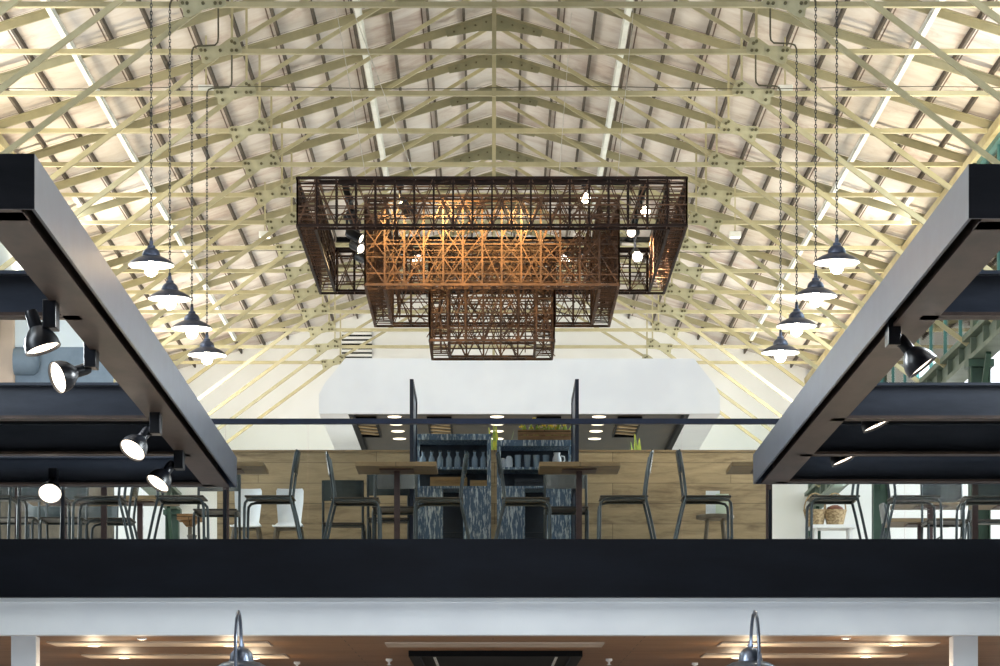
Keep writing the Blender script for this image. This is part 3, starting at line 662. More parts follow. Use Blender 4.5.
for i, px in enumerate((366, 440, 548, 628)):
    d = 31.2; x = X(px, d)
    r = empty('slatted_vent', (x, d, Zh(4.0 + zb + 0.06)), 'pale slatted panel in the dark soffit, %s from the left' % ORD[i], 'vent', 'slatted soffit panels')
    mb = MB(); mb.box(-0.13, 0.13, -0.5, -0.46, -0.03, 0); mb.box(-0.13, 0.13, 1.0, 1.04, -0.03, 0); mb.box(-0.13, -0.11, -0.46, 1.0, -0.03, 0); mb.box(0.11, 0.13, -0.46, 1.0, -0.03, 0); mb.build('frame', M['black'], r)
    mb = MB()
    for k in range(5): mb.bar((-0.11, -0.4 + 0.27 * k, -0.02), (0.11, -0.25 + 0.27 * k, -0.02), 0.08, 0.014)
    mb.build('slats', M['slat'], r)
# louvre in the gable, horizontal panel
r = empty('gable_louvre', (X(357, D1), D1 - 0.03, Zh((VY - 358) / F * D1)), 'dark slatted ventilation louvre in the white end wall left of the chandelier', 'louvre')
mb = MB(); w2 = X(372, D1) - X(357, D1); hh = 26 / F * D1
mb.box(-w2, w2, -0.01, 0.03, 0, hh); mb.build('frame', M['black'], r)
mb = MB()
for k in range(6): mb.bar((-w2, -0.03, hh * (k + .5) / 6), (w2, -0.03, hh * (k + .5) / 6), 0.05, 0.035)
mb.build('slats', M['white'], r)

# ------------------------------------------------------------------ chairs and tables
def make_chair():
    r = empty('cafe_chair', (0, 0, 0), 'x', 'chair', 'tubular cafe chairs')
    s = MB(); n = 8; vs = []
    MB().box(-0.19, 0.20, -0.185, 0.185, 0.437, 0.452).build('seat', M['plywood'], r, bevel=0.006)
    mb = MB()
    pts = []
    for k in range(7):
        t = -1 + 2 * k / 6
        pts.append((-0.186 - 0.018 * (1 - t * t), 0.185 * t))
    for k in range(6):
        (x0, y0), (x1, y1) = pts[k], pts[k + 1]
        lean = -0.026
        mb.add([(x0, y0, 0.64), (x1, y1, 0.64), (x1 + lean, y1, 0.82), (x0 + lean, y0, 0.82), (x0 - .01, y0, 0.64), (x1 - .01, y1, 0.64), (x1 + lean - .01, y1, 0.82), (x0 + lean - .01, y0, 0.82)],
               [(0, 1, 2, 3), (7, 6, 5, 4), (0, 4, 5, 1), (2, 6, 7, 3), (1, 5, 6, 2), (0, 3, 7, 4)])
    mb.build('backrest', M['backply'], r)
    for sy in (-1, 1):
        y = sy * 0.175
        MB().tube([(-0.17, y, 0.425), (0.13, y, 0.425), (0.175, y, 0.415), (0.195, y, 0.39), (0.20, y, 0.35), (0.205, y, 0.0)], 0.0115, 8).build('leg', M['chairmetal'], r, smooth=True)
        MB().tube([(-0.165, y, 0.44), (-0.20, y, 0.30), (-0.265, y, 0.0)], 0.0115, 8).build('leg', M['chairmetal'], r, smooth=True)
        MB().tube([(-0.165, y, 0.42), (-0.170, y, 0.50), (-0.190, y, 0.66), (-0.214, y, 0.80)], 0.0115, 8).build('upright', M['chairmetal'], r, smooth=True)
    MB().tube([(-0.17, -0.175, 0.425), (-0.17, 0.175, 0.425)], 0.010, 8).build('crossbar', M['chairmetal'], r, smooth=True)
    MB().tube([(0.204, -0.175, 0.12), (0.204, 0.175, 0.12)], 0.008, 8).build('stretcher', M['chairmetal'], r, smooth=True)
    return r
def make_table(w=0.66, dp=0.60):
    r = empty('cafe_table', (0, 0, 0), 'x', 'table', 'pedestal cafe tables')
    MB().box(-w / 2, w / 2, -dp / 2, dp / 2, 0.705, 0.742).build('table_top', M['tabletop'], r, bevel=0.003)
    MB().box(-0.024, 0.024, -0.024, 0.024, 0.03, 0.70).build('pedestal', M['tableleg'], r)
    MB().box(-0.14, 0.14, -0.14, 0.14, 0.695, 0.706).build('mounting_plate', M['tableleg'], r)
    MB().prism([(-0.24, 0), (0.24, 0), (0.22, 0.018), (0.05, 0.04), (-0.05, 0.04), (-0.22, 0.018)], -0.2, 0.2).build('base', M['tableleg'], r)
    return r
CT = None
def chair(px, d, face, label, y=None):
    """px = pixel of the seat centre"""
    global CT
    rz = {'right': 0, 'left': math.pi, 'away': math.pi / 2, 'toward': -math.pi / 2}[face] if isinstance(face, str) else face
    loc = (X(px, d), d, FLOOR2)
    if CT is None:
        o = make_chair(); CT = tree(o); o.location = loc; o.rotation_euler = (0, 0, rz); o['label'] = label
    else: o = dup(CT, loc, label, rz)
    return o
TBT = None
def table(px, d, label):
    global TBT
    loc = (X(px, d), d, FLOOR2)
    if TBT is None:
        o = make_table(); TBT = tree(o); o.location = loc; o['label'] = label
    else: o = dup(TBT, loc, label)
    return o
table(397, 23.8, 'square wooden table in front of the left end of the blue shelves')
table(579, 23.8, 'square wooden table in front of the right end of the blue shelves')
table(226, 23.8, 'wooden table half hidden by the far end of left canopy')
table(769, 23.8, 'wooden table half hidden by the far end of right canopy')
chair(355, 23.65, 'right', 'side-on cafe chair drawn up to the left side of left middle table')
chair(440, 23.65, 'left', 'side-on cafe chair in front of the left blue shelf unit')
chair(525, 23.65, 'right', 'side-on cafe chair in front of the right blue shelf unit')
chair(624, 23.5, 'left', 'side-on cafe chair facing the right middle table, plain oak boards behind it')
chair(705, 23.5, 'right', 'side-on cafe chair turned its back to it, facing right canopy end')

chair(271, 23.5, 'left', 'side-on cafe chair facing left in front of two white chairs')
chair(344, 25.8, 'away', 'cafe chair with its square back to us behind left middle table chair')
chair(389, 25.35, 'away', 'cafe chair with its back to us beside the left dark screen')
chair(395, 24.4, 'toward', 'cafe chair pushed under the left middle table from behind')
chair(566, 24.4, 'toward', 'cafe chair behind the right middle table beside the dark screen')
chair(181, 23.5, 'right', 'side-on cafe chair below left canopy end in front of green column')
chair(217, 24.6, 'toward', 'cafe chair behind the post of balustrade below left canopy end')
chair(834, 23.5, 'left', 'side-on cafe chair below right canopy in front of the wicker baskets')
chair(913, 23.5, 'right', 'side-on cafe chair below right canopy beside the green column')
# crowded side seating below the canopies
for px, d, l in ((18, 24.4, 'front row at the photo edge'), (104, 24.4, 'front row, second'), (64, 26.4, 'rear row at the photo edge'), (140, 26.4, 'rear row, top edge seen from below')):
    table(px, d, 'wooden table among the crowded chairs below left canopy, ' + l)
for i, (px, d) in enumerate(((975, 24.5), (930, 26.75), (1010, 26.75), (920, 28.5))):
    table(px, d, 'wooden table among the crowded chairs below right canopy, %s' % ['front row', 'second row left one', 'second row right one', 'farthest back'][i])
for px, d, f, l in ((-8, 23.5, 1.57, 'front row at photo edge'), (44, 23.5, 1.57, 'front row second along'), (101, 23.55, 'left', 'front row third along'),
                    (16, 25.3, -1.57, 'second row at photo edge'), (64, 25.3, 'toward', 'second row middle one'), (112, 25.35, 'left', 'second row right one'),
                    (50, 27.3, 'away', 'third row left one'), (96, 27.3, 'toward', 'third row right one')):
    chair(px, d, f, 'cafe chair in the crowded seating below left canopy, ' + l)
for px, d, f, l in ((985, 23.55, 'left', 'front row'), (945, 25.5, 'toward', 'second row left one'), (992, 25.5, 'away', 'second row right one'),
                    (905, 27.65, 'right', 'third row beside the green column'), (950, 27.65, 'left', 'third row middle one')):
    chair(px, d, f, 'cafe chair in the crowded seating below right canopy, ' + l)
for o in COL.objects:
    if o.get('label') == 'side-on cafe chair turned its back to it, facing right canopy end':
        o['label'] = 'side-on cafe chair facing right toward the white stool near right canopy end'
# white shell chairs
def make_shell(label, px):
    d = 25.95
    r = empty('shell_chair', (X(px, d), d, FLOOR2), label, 'chair', 'white shell chairs')
    mb = MB(); rows = []
    prof = [(0.15, 0.80, 0.125), (0.155, 0.78, 0.138), (0.145, 0.68, 0.135), (0.12, 0.56, 0.122), (0.09, 0.49, 0.115), (0.0, 0.45, 0.15), (-0.15, 0.445, 0.155), (-0.21, 0.43, 0.14)]
    for (y, z, hw2) in prof:
        rows.append([(hw2 * math.sin(a), y - 0.04 * (1 - math.cos(a)) * 1.5, z) for a in [(-1 + k / 4) * 1.1 for k in range(9)]])
    vs = [p for rw in rows for p in rw]
    vs2 = [(x, y + 0.008, z - 0.008) for x, y, z in vs]
    n = 9; R_ = len(rows); fs = []
    for i in range(R_ - 1):
        for k in range(n - 1):
            a = i * n + k; fs.append((a, a + 1, a + n + 1, a + n)); fs.append(tuple(q + len(vs) for q in (a + n, a + n + 1, a + 1, a)))
    for i in range(R_ - 1):
        for k in (0, n - 1):
            a = i * n + k; fs.append((a, a + n, a + n + len(vs), a + len(vs)))
    for k in range(n - 1):
        for a in (k, (R_ - 1) * n + k): fs.append((a, a + 1, a + 1 + len(vs), a + len(vs)))
    mb.add(vs + vs2, fs); mb.build('shell', M['shell'], r, smooth=True)
    for sx in (-1, 1):
        for y0, y1 in ((-0.12, -0.2), (0.08, 0.18)):
            MB().tube([(sx * 0.1, y0, 0.44), (sx * 0.17, y1, 0.0)], [0.018, 0.011], 8).build('leg', M['legwood'], r, smooth=True)
    MB().bar((-0.12, 0.0, 0.425), (0.12, 0.0, 0.425), 0.2, 0.02).build('under_frame', M['legwood'], r)
make_shell('white shell chair against the oak boards, left of the pair', 247)
make_shell('white shell chair against the oak boards, right of the pair', 289)
# stool with papers
d = 25.0
r = empty('wooden_stool', (X(715, d), d, FLOOR2), 'small wooden stool behind the right facing chair, papers on it', 'stool')
MB().lathe([(0.16, 0.42), (0.165, 0.43), (0.165, 0.45), (0.155, 0.455)], 24).build('seat', M['legwood'], r, smooth=True)
for k in range(4):
    a = math.pi / 4 + k * math.pi / 2
    MB().tube([(0.09 * math.cos(a), 0.09 * math.sin(a), 0.42), (0.15 * math.cos(a), 0.15 * math.sin(a), 0)], 0.013, 8).build('leg', M['legwood'], r, smooth=True)
tag(MB().box(-0.06, 0.06, -0.10, -0.085, 0.0, 0.20).build('booklet', M['shell'], loc=(X(712, d), d, FLOOR2 + 0.455)), 'white booklet standing on the small wooden stool', 'booklet')
tag(MB().box(-0.055, 0.055, -0.13, -0.12, 0.0, 0.17).build('paper_sheet', M['paper'], loc=(X(721, d), d, FLOOR2 + 0.455)), 'pale green sheet standing in front of the white booklet', 'paper')

# ------------------------------------------------------------------ blue shelf units and what stands on them
DD = 26.05
SX0, SX1, SX2, SX3 = X(415, DD), X(491, DD), X(497, DD), X(573, DD)
def dz(py): return (VY - py) / F * DD - 2.0
def unit(x0, x1, side):
    r = empty('shelf_unit', ((x0 + x1) / 2, DD, FLOOR2), 'scuffed blue painted shelf unit, %s' % ('left of the two, bottles on its shelf' if side == 'left' else 'right of the two, crate on its top'), 'shelf unit', 'blue shelf units')
    w = (x1 - x0) / 2; dp = 0.36; top = dz(434 if side == 'left' else 440)
    mb = MB()
    for sx in (-1, 1):
        for y in (0.0, dp - 0.04): mb.box(sx * w - (0.035 if sx > 0 else 0), sx * w + (0.035 if sx < 0 else 0), y, y + 0.04, 0, top)
    mb.build('frame', M['dresser'], r)
    MB().box(-w, w, -0.01, dp, top - 0.055, top).build('top_board', M['dresser'], r, bevel=0.004)
    for z in (dz(467), dz(486)):
        MB().box(-w + 0.036, w - 0.036, 0, dp, z - 0.022, z).build('shelf', M['dresser'], r)
    MB().box(-w, w, dp, dp + 0.015, 0, top).build('back_panel', M['dresserdark'], r)
    for sx in (-1, 1):
        a, b2 = sorted((sx * (w - 0.036), sx * 0.09))
        dr = MB().box(a, b2, 0.008, 0.03, 0.04, dz(488.5)).build('door', M['dresser'], r, bevel=0.004)
        MB().box(sx * 0.115 - 0.008, sx * 0.115 + 0.008, -0.012, 0.008, 0.24, 0.34).build('handle', M['chairmetal'], dr)
    mb = MB()
    for k in range(9): mb.box(-0.085, 0.085, 0.06, 0.075, 0.05 + 0.045 * k, 0.075 + 0.045 * k)
    mb.build('slatted_panel', M['dresserdark'], r)
    MB().box(-w, w, 0.02, dp, 0.0, 0.04).build('plinth', M['dresserdark'], r)
    return r
unit(SX0, SX1, 'left'); unit(SX2, SX3, 'right')
def make_bottle(lbl, grp):
    r = empty('glass_bottle', (0, 0, 0), lbl, 'bottle', grp)
    MB().lathe([(0.026, 0), (0.028, 0.005), (0.028, 0.085), (0.02, 0.105), (0.012, 0.115), (0.012, 0.14), (0.015, 0.142), (0.015, 0.148), (0.001, 0.148)], 14, cap=False).build('body', M['bottleglass'], r, smooth=True)
    MB().lathe([(0.014, 0.145), (0.014, 0.16), (0.001, 0.161)], 12, cap=False).build('stopper', M['chairmetal'], r)
    return r
bt = None
for k in range(8):
    px = 423 + 8.6 * k; loc = (X(px, DD + .12), DD + 0.12, FLOOR2 + dz(467))
    l = 'clear glass bottle on the left blue shelf unit, %s from the left' % ORD[k]
    if bt is None: o = make_bottle(l, 'glass bottles on the blue shelf'); bt = tree(o); o.location = loc
    else: dup(bt, loc, l)
gt = None
for k in range(4):
    px = 518 + 9.3 * k; loc = (X(px, DD + .12), DD + 0.12, FLOOR2 + dz(467))
    l = 'glass tumbler on the right blue shelf unit, %s from the left' % ORD[k]
    if gt is None:
        o = MB().lathe([(0.001, 0), (0.026, 0.0), (0.032, 0.12), (0.028, 0.12), (0.023, 0.008), (0.001, 0.008)], 16, cap=False).build('glass_tumbler', M['bottleglass'], smooth=True)
        tag(o, l, 'glass', 'tumblers on the blue shelf'); gt = (o, []); o.location = loc
    else: dup(gt, loc, l)
for i, (px, rr, hh2) in enumerate(((503, .03, .09), (509, .034, .11))):
    o = MB().lathe([(0.001, 0), (rr * .8, 0), (rr, hh2 * .3), (rr * .9, hh2 * .8), (rr * .5, hh2), (0.001, hh2)], 16, cap=False).build('white_jar', M['shell'], smooth=True)
    o.location = (X(px, DD + .1), DD + .1, FLOOR2 + dz(467)); tag(o, 'small white jar at the left end of right blue shelf, %s one' % ('outer' if i == 0 else 'inner'), 'jar', 'white jars')
r = empty('white_jug', (X(557, DD + .1), DD + .1, FLOOR2 + dz(467)), 'white jug with a handle at the right end of the blue shelf', 'jug')
MB().lathe([(0.001, 0), (0.035, 0), (0.045, 0.04), (0.038, 0.09), (0.026, 0.12), (0.032, 0.14), (0.001, 0.138)], 18, cap=False).build('body', M['shell'], r, smooth=True)
MB().tube([(0.036, 0, 0.11), (0.065, 0, 0.105), (0.07, 0, 0.07), (0.043, 0, 0.04)], 0.007, 8).build('handle', M['shell'], r, smooth=True)
def tray(px0, px1, z, h, label, m='paletray', y=0.03, dp=0.24, grp='trays on the blue shelves'):
    x0, x1 = X(px0, DD), X(px1, DD)
    w2 = (x1 - x0) / 2
    mb = MB(); mb.box(-w2, w2, 0, dp, 0, 0.01)
    mb.box(-w2, w2, 0, 0.012, 0.01, h * .47); mb.box(-w2, w2, 0, 0.012, h * .53, h)
    mb.box(-w2, w2, dp - 0.012, dp, 0.01, h); mb.box(-w2, -w2 + 0.012, 0.012, dp - 0.012, 0.01, h); mb.box(w2 - 0.012, w2, 0.012, dp - 0.012, 0.01, h)
    o = mb.build('wooden_tray', M[m], loc=((x0 + x1) / 2, DD + y, FLOOR2 + z)); return tag(o, label, 'tray', grp)
tray(430, 467, dz(486), 0.085, 'long pale wooden tray on the lower shelf of left blue unit')
tray(470, 488, dz(486), 0.055, 'small pale wooden tray on the lower shelf of left blue unit')
tray(515, 545, dz(486), 0.07, 'dark wooden tray on the lower shelf of right blue unit', 'dresserdark')
r = tray(518, 571, dz(440), 0.095, 'weathered wooden crate holding yellow flowers on the right blue unit', 'crate', 0.02, 0.3, None); r.name = 'wooden_crate'; r['category'] = 'crate'
rr = random.Random(5)
for i, px in enumerate((526, 535, 547, 556, 565)):
    o = empty('flowering_plant', (X(px, DD + .17), DD + .17, FLOOR2 + dz(440) + 0.01), 'yellow flowering plant in the wooden crate, %s from the left' % ORD[i], 'plant', 'plants in the crate')
    lf = MB(); fl = MB()
    for k in range(9):
        a = rr.uniform(0, 6.28); s = rr.uniform(0.04, 0.09); h = rr.uniform(0.10, 0.20)
        tip = Vector((s * math.cos(a), s * math.sin(a) * .7, h)); mid = tip * .55 + Vector((0, 0, .02))
        sd = Vector((-math.sin(a), math.cos(a), 0)) * 0.012
        lf.add([(0, 0, 0), mid + sd, tip, mid - sd, (0, 0, 0.004), mid + sd + Vector((0, 0, .004)), tip + Vector((0, 0, .003)), mid - sd + Vector((0, 0, .004))], [(0, 1, 2, 3), (7, 6, 5, 4), (0, 4, 5, 1), (1, 5, 6, 2), (2, 6, 7, 3), (3, 7, 4, 0)])
        if k % 2: fl.lathe([(0.001, 0), (0.014, 0.006), (0.016, 0.016), (0.001, 0.02)], 8, M4=Matrix.Translation(tip), cap=False)
    lf.build('leaves', M['leaf'], o); fl.build('blossoms', M['flower'], o)
# leafy plants behind the oak wall
for i, (px, py) in enumerate(((498, 421), (640, 424))):
    d = 27.6; o = empty('leafy_plant', (X(px, d), d, FLOOR2), 'tall plant with yellow green strap leaves behind the oak wall, %s' % ('above the gap between shelves' if i == 0 else 'at right end'), 'plant', 'strap leaf plants')
    MB().lathe([(0.09, 0), (0.13, 0.3), (0.12, 0.3), (0.1, 0.24), (0.001, 0.24)], 16, cap=False).build('pot', M['pot'], o, smooth=True)
    lf = MB(); top = (VY - py) / F * d - 2.0
    for k in range(5):
        a = rr.uniform(0, 6.28); s = rr.uniform(0.05, 0.16); h = top * rr.uniform(.86, 1.0)
        pp = [Vector((s * t * t * math.cos(a), s * t * t * math.sin(a), 0.24 + (h - .24) * (t * 1.05 - .05 * t ** 4))) for t in (0, .35, .7, .9, 1)]
        ws = (0.01, 0.02, 0.026, 0.018, 0.003)
        sdv = Vector((-math.sin(a), math.cos(a), 0))
        for q1, q2, w1, w2 in zip(pp[:-1], pp[1:], ws[:-1], ws[1:]):
            t3 = Vector((0, 0.004, 0.002))
            vs = [q1 - sdv * w1, q1 + sdv * w1, q2 + sdv * w2, q2 - sdv * w2]; vs += [v + t3 for v in vs]
            lf.add(vs, [(0, 1, 2, 3), (7, 6, 5, 4), (0, 4, 5, 1), (1, 5, 6, 2), (2, 6, 7, 3), (3, 7, 4, 0)])
    lf.build('leaves', M['leaf'], o)

# ------------------------------------------------------------------ corner things on the upper floor
d = 26.6
r = empty('white_shelf', (X(832, d), d, FLOOR2), 'white low shelf table holding two wicker baskets below right canopy', 'shelf')
sh = (VY - 526) / F * d - 2.0
MB().box(-0.2, 0.2, -0.15, 0.15, sh - 0.03, sh).build('shelf_board', M['white_paint'], r)
for sx in (-1, 1): MB().box(sx * 0.16 - 0.015, sx * 0.16 + 0.015, -0.12, 0.12, 0, sh - 0.03).build('leg', M['white_paint'], r)
for i, px in enumerate((815, 835)):
    b2 = empty('wicker_basket', (X(px, d), d, FLOOR2 + sh), 'pale wicker basket with a hoop handle on the white shelf, %s one' % ('left' if i == 0 else 'right'), 'basket', 'wicker baskets')
    MB().lathe([(0.001, 0), (0.075, 0), (0.105, 0.13), (0.11, 0.145), (0.1, 0.145), (0.07, 0.012), (0.001, 0.012)], 18, cap=False).build('body', M['wicker'], b2, smooth=True)
    MB().tube([(0.1 * math.cos(a), 0, 0.14 + 0.16 * math.sin(a)) for a in [math.pi * k / 10 for k in range(11)]], 0.007, 6).build('handle', M['wicker'], b2, smooth=True)
    if i: MB().lathe([(0.09, 0.12), (0.07, 0.17), (0.03, 0.19), (0.001, 0.19)], 10, cap=False).build('filling', M['pot'], b2, smooth=True)
d = 30
r = empty('wall_shelf', (X(190, d), d, Zh((VY - 518) / F * d)), 'small wooden counter on a bracket post near the green column at left', 'shelf')
MB().box(-0.12, 0.12, -0.15, 0.15, -0.03, 0.03).build('board', M['crate'], r); MB().prism([(-0.09, -0.03), (0.09, -0.03), (0.04, -0.09), (-0.04, -0.09)], -0.05, 0.05).build('bracket', M['crate'], r)
MB().box(-0.02, 0.02, -0.02, 0.02, FLOOR2 - Zh((VY - 518) / F * d), -0.08).build('post', M['legwood'], r)
o = MB().lathe([(0.001, 0), (0.09, 0.0), (0.11, 0.06), (0.08, 0.18), (0.035, 0.27), (0.045, 0.30), (0.001, 0.31)], 14, cap=False).build('cloth_bag', M['bag'], loc=(X(192, 25.2), 25.2, FLOOR2), smooth=True)
tag(o, 'slouched grey cloth bag on the floor below left canopy end', 'bag')
# pale partition seen between the beams of the left canopy
d = 28.2; xa, xb = X(-1, d), X(113, d)
def ph(py): return (VY - py) / F * d - 2.0
r = empty('partition_screen', (xa, d, FLOOR2), 'tall pale blue partition with a blue grey band, behind the crowded seating at left', 'partition')
w_ = xb - xa
MB().box(X(15, d) - xa, w_, 0, 0.05, ph(347), ph(290)).build('upper_panel', M['palewall'], r)
MB().box(X(15, d) - xa, w_, 0.01, 0.05, ph(400), ph(347)).build('band', M['duct'], r)
MB().box(0, w_, 0.0, 0.05, 0, ph(400)).build('lower_panel', M['legwood'], r)
MB().box(0, X(15, d) - xa, -0.02, 0.07, ph(400), ph(290)).build('beige_post', M['strip'], r, bevel=0.02)
pp = MB(); pp.tube([(X(15, d) - xa, -0.03, ph(362)), (X(34, d) - xa, -0.03, ph(362)), (X(38, d) - xa, -0.03, ph(362)), (X(40, d) - xa, -0.03, ph(362))], [0.13, 0.13, 0.10, 0.04], 16)
pp.build('roller', M['duct'], r, smooth=True)

# ------------------------------------------------------------------ lower ceiling fittings and gooseneck lamps
LC = 1.29
def ld_(py): return (LC - 0.012) * F / (VY - py)
strips = [(52, 270, 644.8, 'front strip on the left'), (86, 287, 657, 'rear strip on the left'), (386, 603, 645.5, 'front strip in the middle'), (720, 935, 645, 'front strip on the right'), (703, 903, 656.3, 'rear strip on the right')]
for x0, x1, py, l in strips:
    d = ld_(py); o = MB().box(X(x0, d), X(x1, d), d - 0.30, d + 0.30, Zh(LC - 0.012), Zh(LC)).build('ceiling_panel', M['strip'])
    tag(o, 'pale ceiling panel on the brown boards, ' + l, 'ceiling panel', 'pale ceiling panels')
dls = [(94, 645, 'left front panel, left one'), (230, 645, 'left front panel, right one'), (124, 657, 'left rear panel, left one'), (254, 657.5, 'left rear panel, right one'),
       (752, 645, 'right front panel, left one'), (896, 644.2, 'right front panel, right one'), (737, 657, 'right rear panel, left one'), (866, 656, 'right rear panel, right one'),
       (142, 639.8, 'bare boards at left'), (846, 639.2, 'bare boards at right')]
for px, py, l in dls:
    d = ld_(py); bare = 'bare' in l
    r = empty('downlight', (X(px, d), d, Zh(LC) - (0.0 if bare else 0.012)), 'small round downlight glowing in the ' + l, 'downlight', 'downlights in the brown ceiling')
    rr2 = 0.028 if bare else 0.045
    MB().lathe([(rr2 + 0.012, 0), (rr2 + 0.010, -0.010), (rr2, -0.012), (rr2, 0)], 20, cap=False).build('bezel', M['white_paint'], r)
    MB().lathe([(0.001, -0.012), (rr2 * .7, -0.0115), (rr2, -0.008)], 20, cap=False).build('lens', M['downlight'], r)
    ll = bpy.data.lights.new('downlight_beam', 'POINT'); ll.energy = 2.0 if bare else 8; ll.color = (1, .8, .55); ll.shadow_soft_size = 0.05
    lo = bpy.data.objects.new('downlight_beam', ll); COL.objects.link(lo); lo.location = (X(px, d), d, Zh(LC) - 0.22)
for i, (px, py) in enumerate(((297, 663), (389, 660), (609, 660), (695, 664))):
    d = ld_(py); o = MB().lathe([(0.03, 0), (0.03, -0.02), (0.01, -0.03), (0.01, -0.05), (0.025, -0.055), (0.001, -0.06)], 12, cap=False).build('sprinkler_head', M['white_paint'], loc=(X(px, d), d, Zh(LC)))
    tag(o, 'tiny white sprinkler head under the brown ceiling, %s from the left' % ORD[i], 'sprinkler', 'sprinkler heads')
d = ld_(652)
r = empty('black_hood', (X(495.5, d), d, Zh(LC)), 'black rectangular hood frame set in the brown ceiling between the gooseneck lamps', 'hood')
w2 = 87 / F * d
mb = MB(); mb.box(-w2, w2, 0, 0.12, -0.05, 0); mb.box(-w2, -w2 + 0.09, 0.12, 4, -0.05, 0); mb.box(w2 - 0.09, w2, 0.12, 4, -0.05, 0); mb.box(-w2, w2, 4, 4.1, -0.05, 0); mb.build('frame', M['black'], r)
MB().box(-w2 + 0.09, w2 - 0.09, 0.12, 4, -0.018, -0.002).build('inner_panel', M['black'], r)
for sx in (-1, 1): MB().box(sx * 0.54 - 0.01, sx * 0.54 + 0.01, 0.14, 3.5, -0.032, -0.018).build('light_strip', M['conduit'], r)
def gooseneck(px_arm, px_lamp, label):
    d = 20.0; dl_ = 20.55
    xa = X(px_arm, d); xl = X(px_lamp, dl_) - xa
    r = empty('gooseneck_lamp', (xa, d, 0), label, 'lamp', 'gooseneck lamps')
    zt = Zh((VY - 612) / F * 20.3); zl = Zh((VY - 645) / F * dl_)
    R0 = (dl_ - d) / 2
    pts = [(0, 0, 0.02), (0, 0, zt - R0 * 1.1)]
    for k in range(1, 10):
        a = math.pi * k / 10
        pts.append((xl * (1 - math.cos(a)) / 2, R0 - R0 * math.cos(a), zt - R0 * 1.1 + R0 * 1.1 * math.sin(a)))
    pts += [(xl, 2 * R0, zt - R0 * 1.1), (xl, 2 * R0, zl)]
    MB().tube(pts, 0.0125, 10).build('arm', M['gooseneck'], r, smooth=True)
    MB().lathe([(0.11, 0), (0.11, 0.015), (0.03, 0.03)], 20).build('base', M['gooseneck'], r, smooth=True)
    T4 = Matrix.Translation((xl, 2 * R0, zl))
    MB().lathe([(0.001, 0.01), (0.02, 0.01), (0.022, -0.015), (0.05, -0.03), (0.078, -0.06), (0.085, -0.10), (0.088, -0.115), (0.13, -0.125), (0.175, -0.15), (0.195, -0.18), (0.19, -0.18), (0.17, -0.155), (0.08, -0.12)], 32, M4=T4, cap=False).build('lamp_shade', M['gooseneck'], r, smooth=True)
    MB().lathe([(0.001, -0.2), (0.03, -0.19), (0.04, -0.165), (0.02, -0.13), (0.001, -0.125)], 14, M4=T4, cap=False).build('bulb', M['bulb'], r, smooth=True)
    return r
gooseneck(235.5, 241.5, 'polished grey gooseneck lamp arching in front of the white band at left')
gooseneck(759, 750.5, 'polished grey gooseneck lamp arching in front of the white band at right')

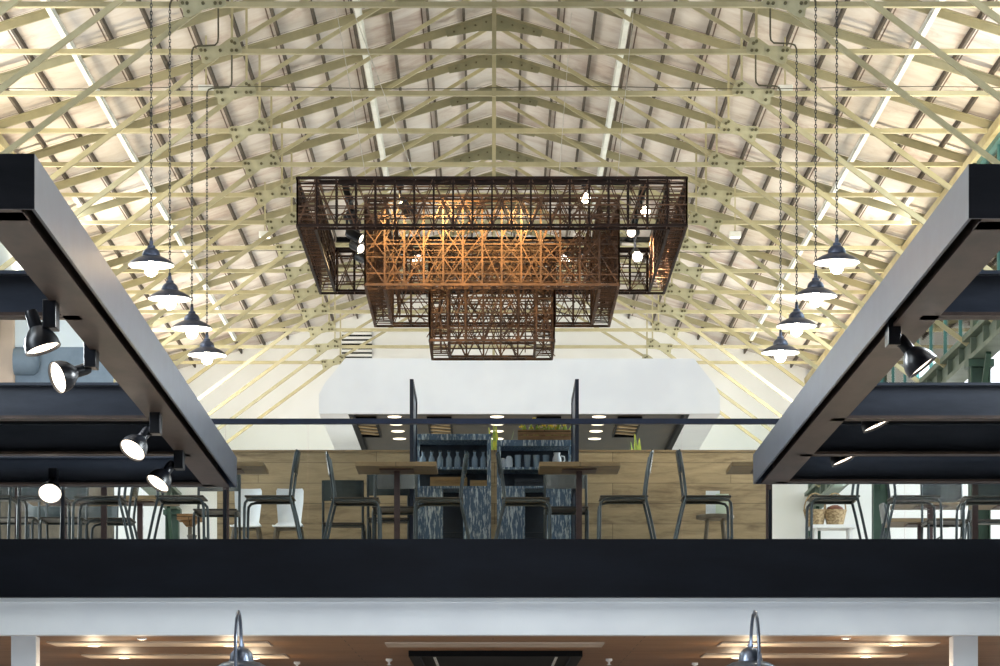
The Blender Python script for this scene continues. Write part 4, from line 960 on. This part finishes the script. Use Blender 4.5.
# ------------------------------------------------------------------ light
def area(loc, rot, sx_, sy_, e, col):
    ld = bpy.data.lights.new('fill_light', 'AREA'); ld.shape = 'RECTANGLE'; ld.size = sx_; ld.size_y = sy_; ld.energy = e; ld.color = col
    o = bpy.data.objects.new('fill_light', ld); COL.objects.link(o); o.location = loc; o.rotation_euler = rot
    return o
for sx in (-1, 1):                                   # added warm area lights aimed up at the roof, no fixtures there
    for d in (24.3, 27.3, 30.0, 33.3, 36.3, 39.3, 42.3):
        ld = bpy.data.lights.new('eave_fill', 'AREA'); ld.shape = 'RECTANGLE'; ld.size = 1.2; ld.size_y = 0.15; ld.energy = 58; ld.color = (1, .87, .62)
        o = bpy.data.objects.new('eave_fill', ld); COL.objects.link(o); o.location = (sx * 4.65, d, Zh(5.3))
        o.rotation_euler = (Vector((-sx * 0.30, 0, 1))).to_track_quat('-Z', 'X').to_euler()
    area((sx * 4.8, 17.0, Zh(5.6)), Vector((-sx, -0.75, -0.2)).to_track_quat('-Z', 'Y').to_euler(), 1.4, 6.0, 1700, (.90, .96, 1))  # added cool fill to brighten the canopy side plates
    area((sx * 4.8, 12.0, Zh(5.6)), Vector((-sx, 0.55, -0.1)).to_track_quat('-Z', 'Y').to_euler(), 1.4, 5.0, 290, (.84, .93, 1))  # added front fill for trusses and braces
    for d, e in ((25.7, 200), (33.1, 190), (40.6, 150)):    # added side fill at the clerestory bays, in place of window light
        area((sx * 4.85, d, Zh(5.6)), Vector((-sx, 0, -0.12)).to_track_quat('-Z', 'Y').to_euler(), 1.4, 6.6, e, (.90, .96, 1))
    area((sx * 4.0, 38.0, Zh(5.3)), Vector((-sx * .35, 1, -0.1)).to_track_quat('-Z', 'Y').to_euler(), 1.6, 1.2, 60, (.97, .98, 1))  # added fill aimed at the gable wall
area((0, 19.3, 1.75), Vector((0, 1, 0.42)).to_track_quat('-Z', 'Y').to_euler(), 9.0, 0.25, 68, (.72, .86, 1))   # added cool fill for the white band, no lamp there
for sx in (-1, 1):
    spot((sx * 1.2, 26.2, Zh(4.9)), (sx * 0.9, 30, Zh(4.2)), 74, (.74, .86, 1), 1.5, 1.0, 0.15)  # added cool spots to brighten the bulkhead front, no fixture of their own
area((0, 31.2, FLOOR2 + 0.95), (math.pi, 0, 0), 3.6, 0.5, 20, (1, .97, .92))   # added upward fill for the bulkhead soffit
for sx in (-1, 1):
    spot((sx * 2.6, 9.0, Zh(4.2)), (sx * 4.2, 26.0, Zh(6.1)), 1500, (.88, .94, 1), 0.42, 0.7, 0.5)   # added cool fill on the braces, no fixture there
W = bpy.data.worlds.new('sky'); SC.world = W; W.use_nodes = True
bg = W.node_tree.nodes['Background']; bg.inputs['Color'].default_value = (0.90, 0.95, 1.0, 1); bg.inputs['Strength'].default_value = 2.0

# ------------------------------------------------------------------ camera
cd = bpy.data.cameras.new('camera'); cam = bpy.data.objects.new('camera', cd); COL.objects.link(cam)
cam.location = (0, 0, CZ); cam.rotation_euler = (math.pi / 2, 0, 0)
cd.sensor_width = 36; cd.sensor_fit = 'HORIZONTAL'; cd.lens = F / 1000 * 36
cd.shift_x = (500 - VX) / 1000; cd.shift_y = (VY - 333) / 1000
cd.clip_start = 0.1; cd.clip_end = 200
SC.camera = cam
vs = SC.view_settings; vs.view_transform = 'Standard'; vs.look = 'None'; vs.gamma = 1.0; vs.exposure = 0.0
try: vs.use_curve_mapping = False
except Exception: pass
SC.cycles.max_bounces = 8; SC.cycles.diffuse_bounces = 4; SC.cycles.transparent_max_bounces = 16
SC.cycles.sample_clamp_indirect = 6
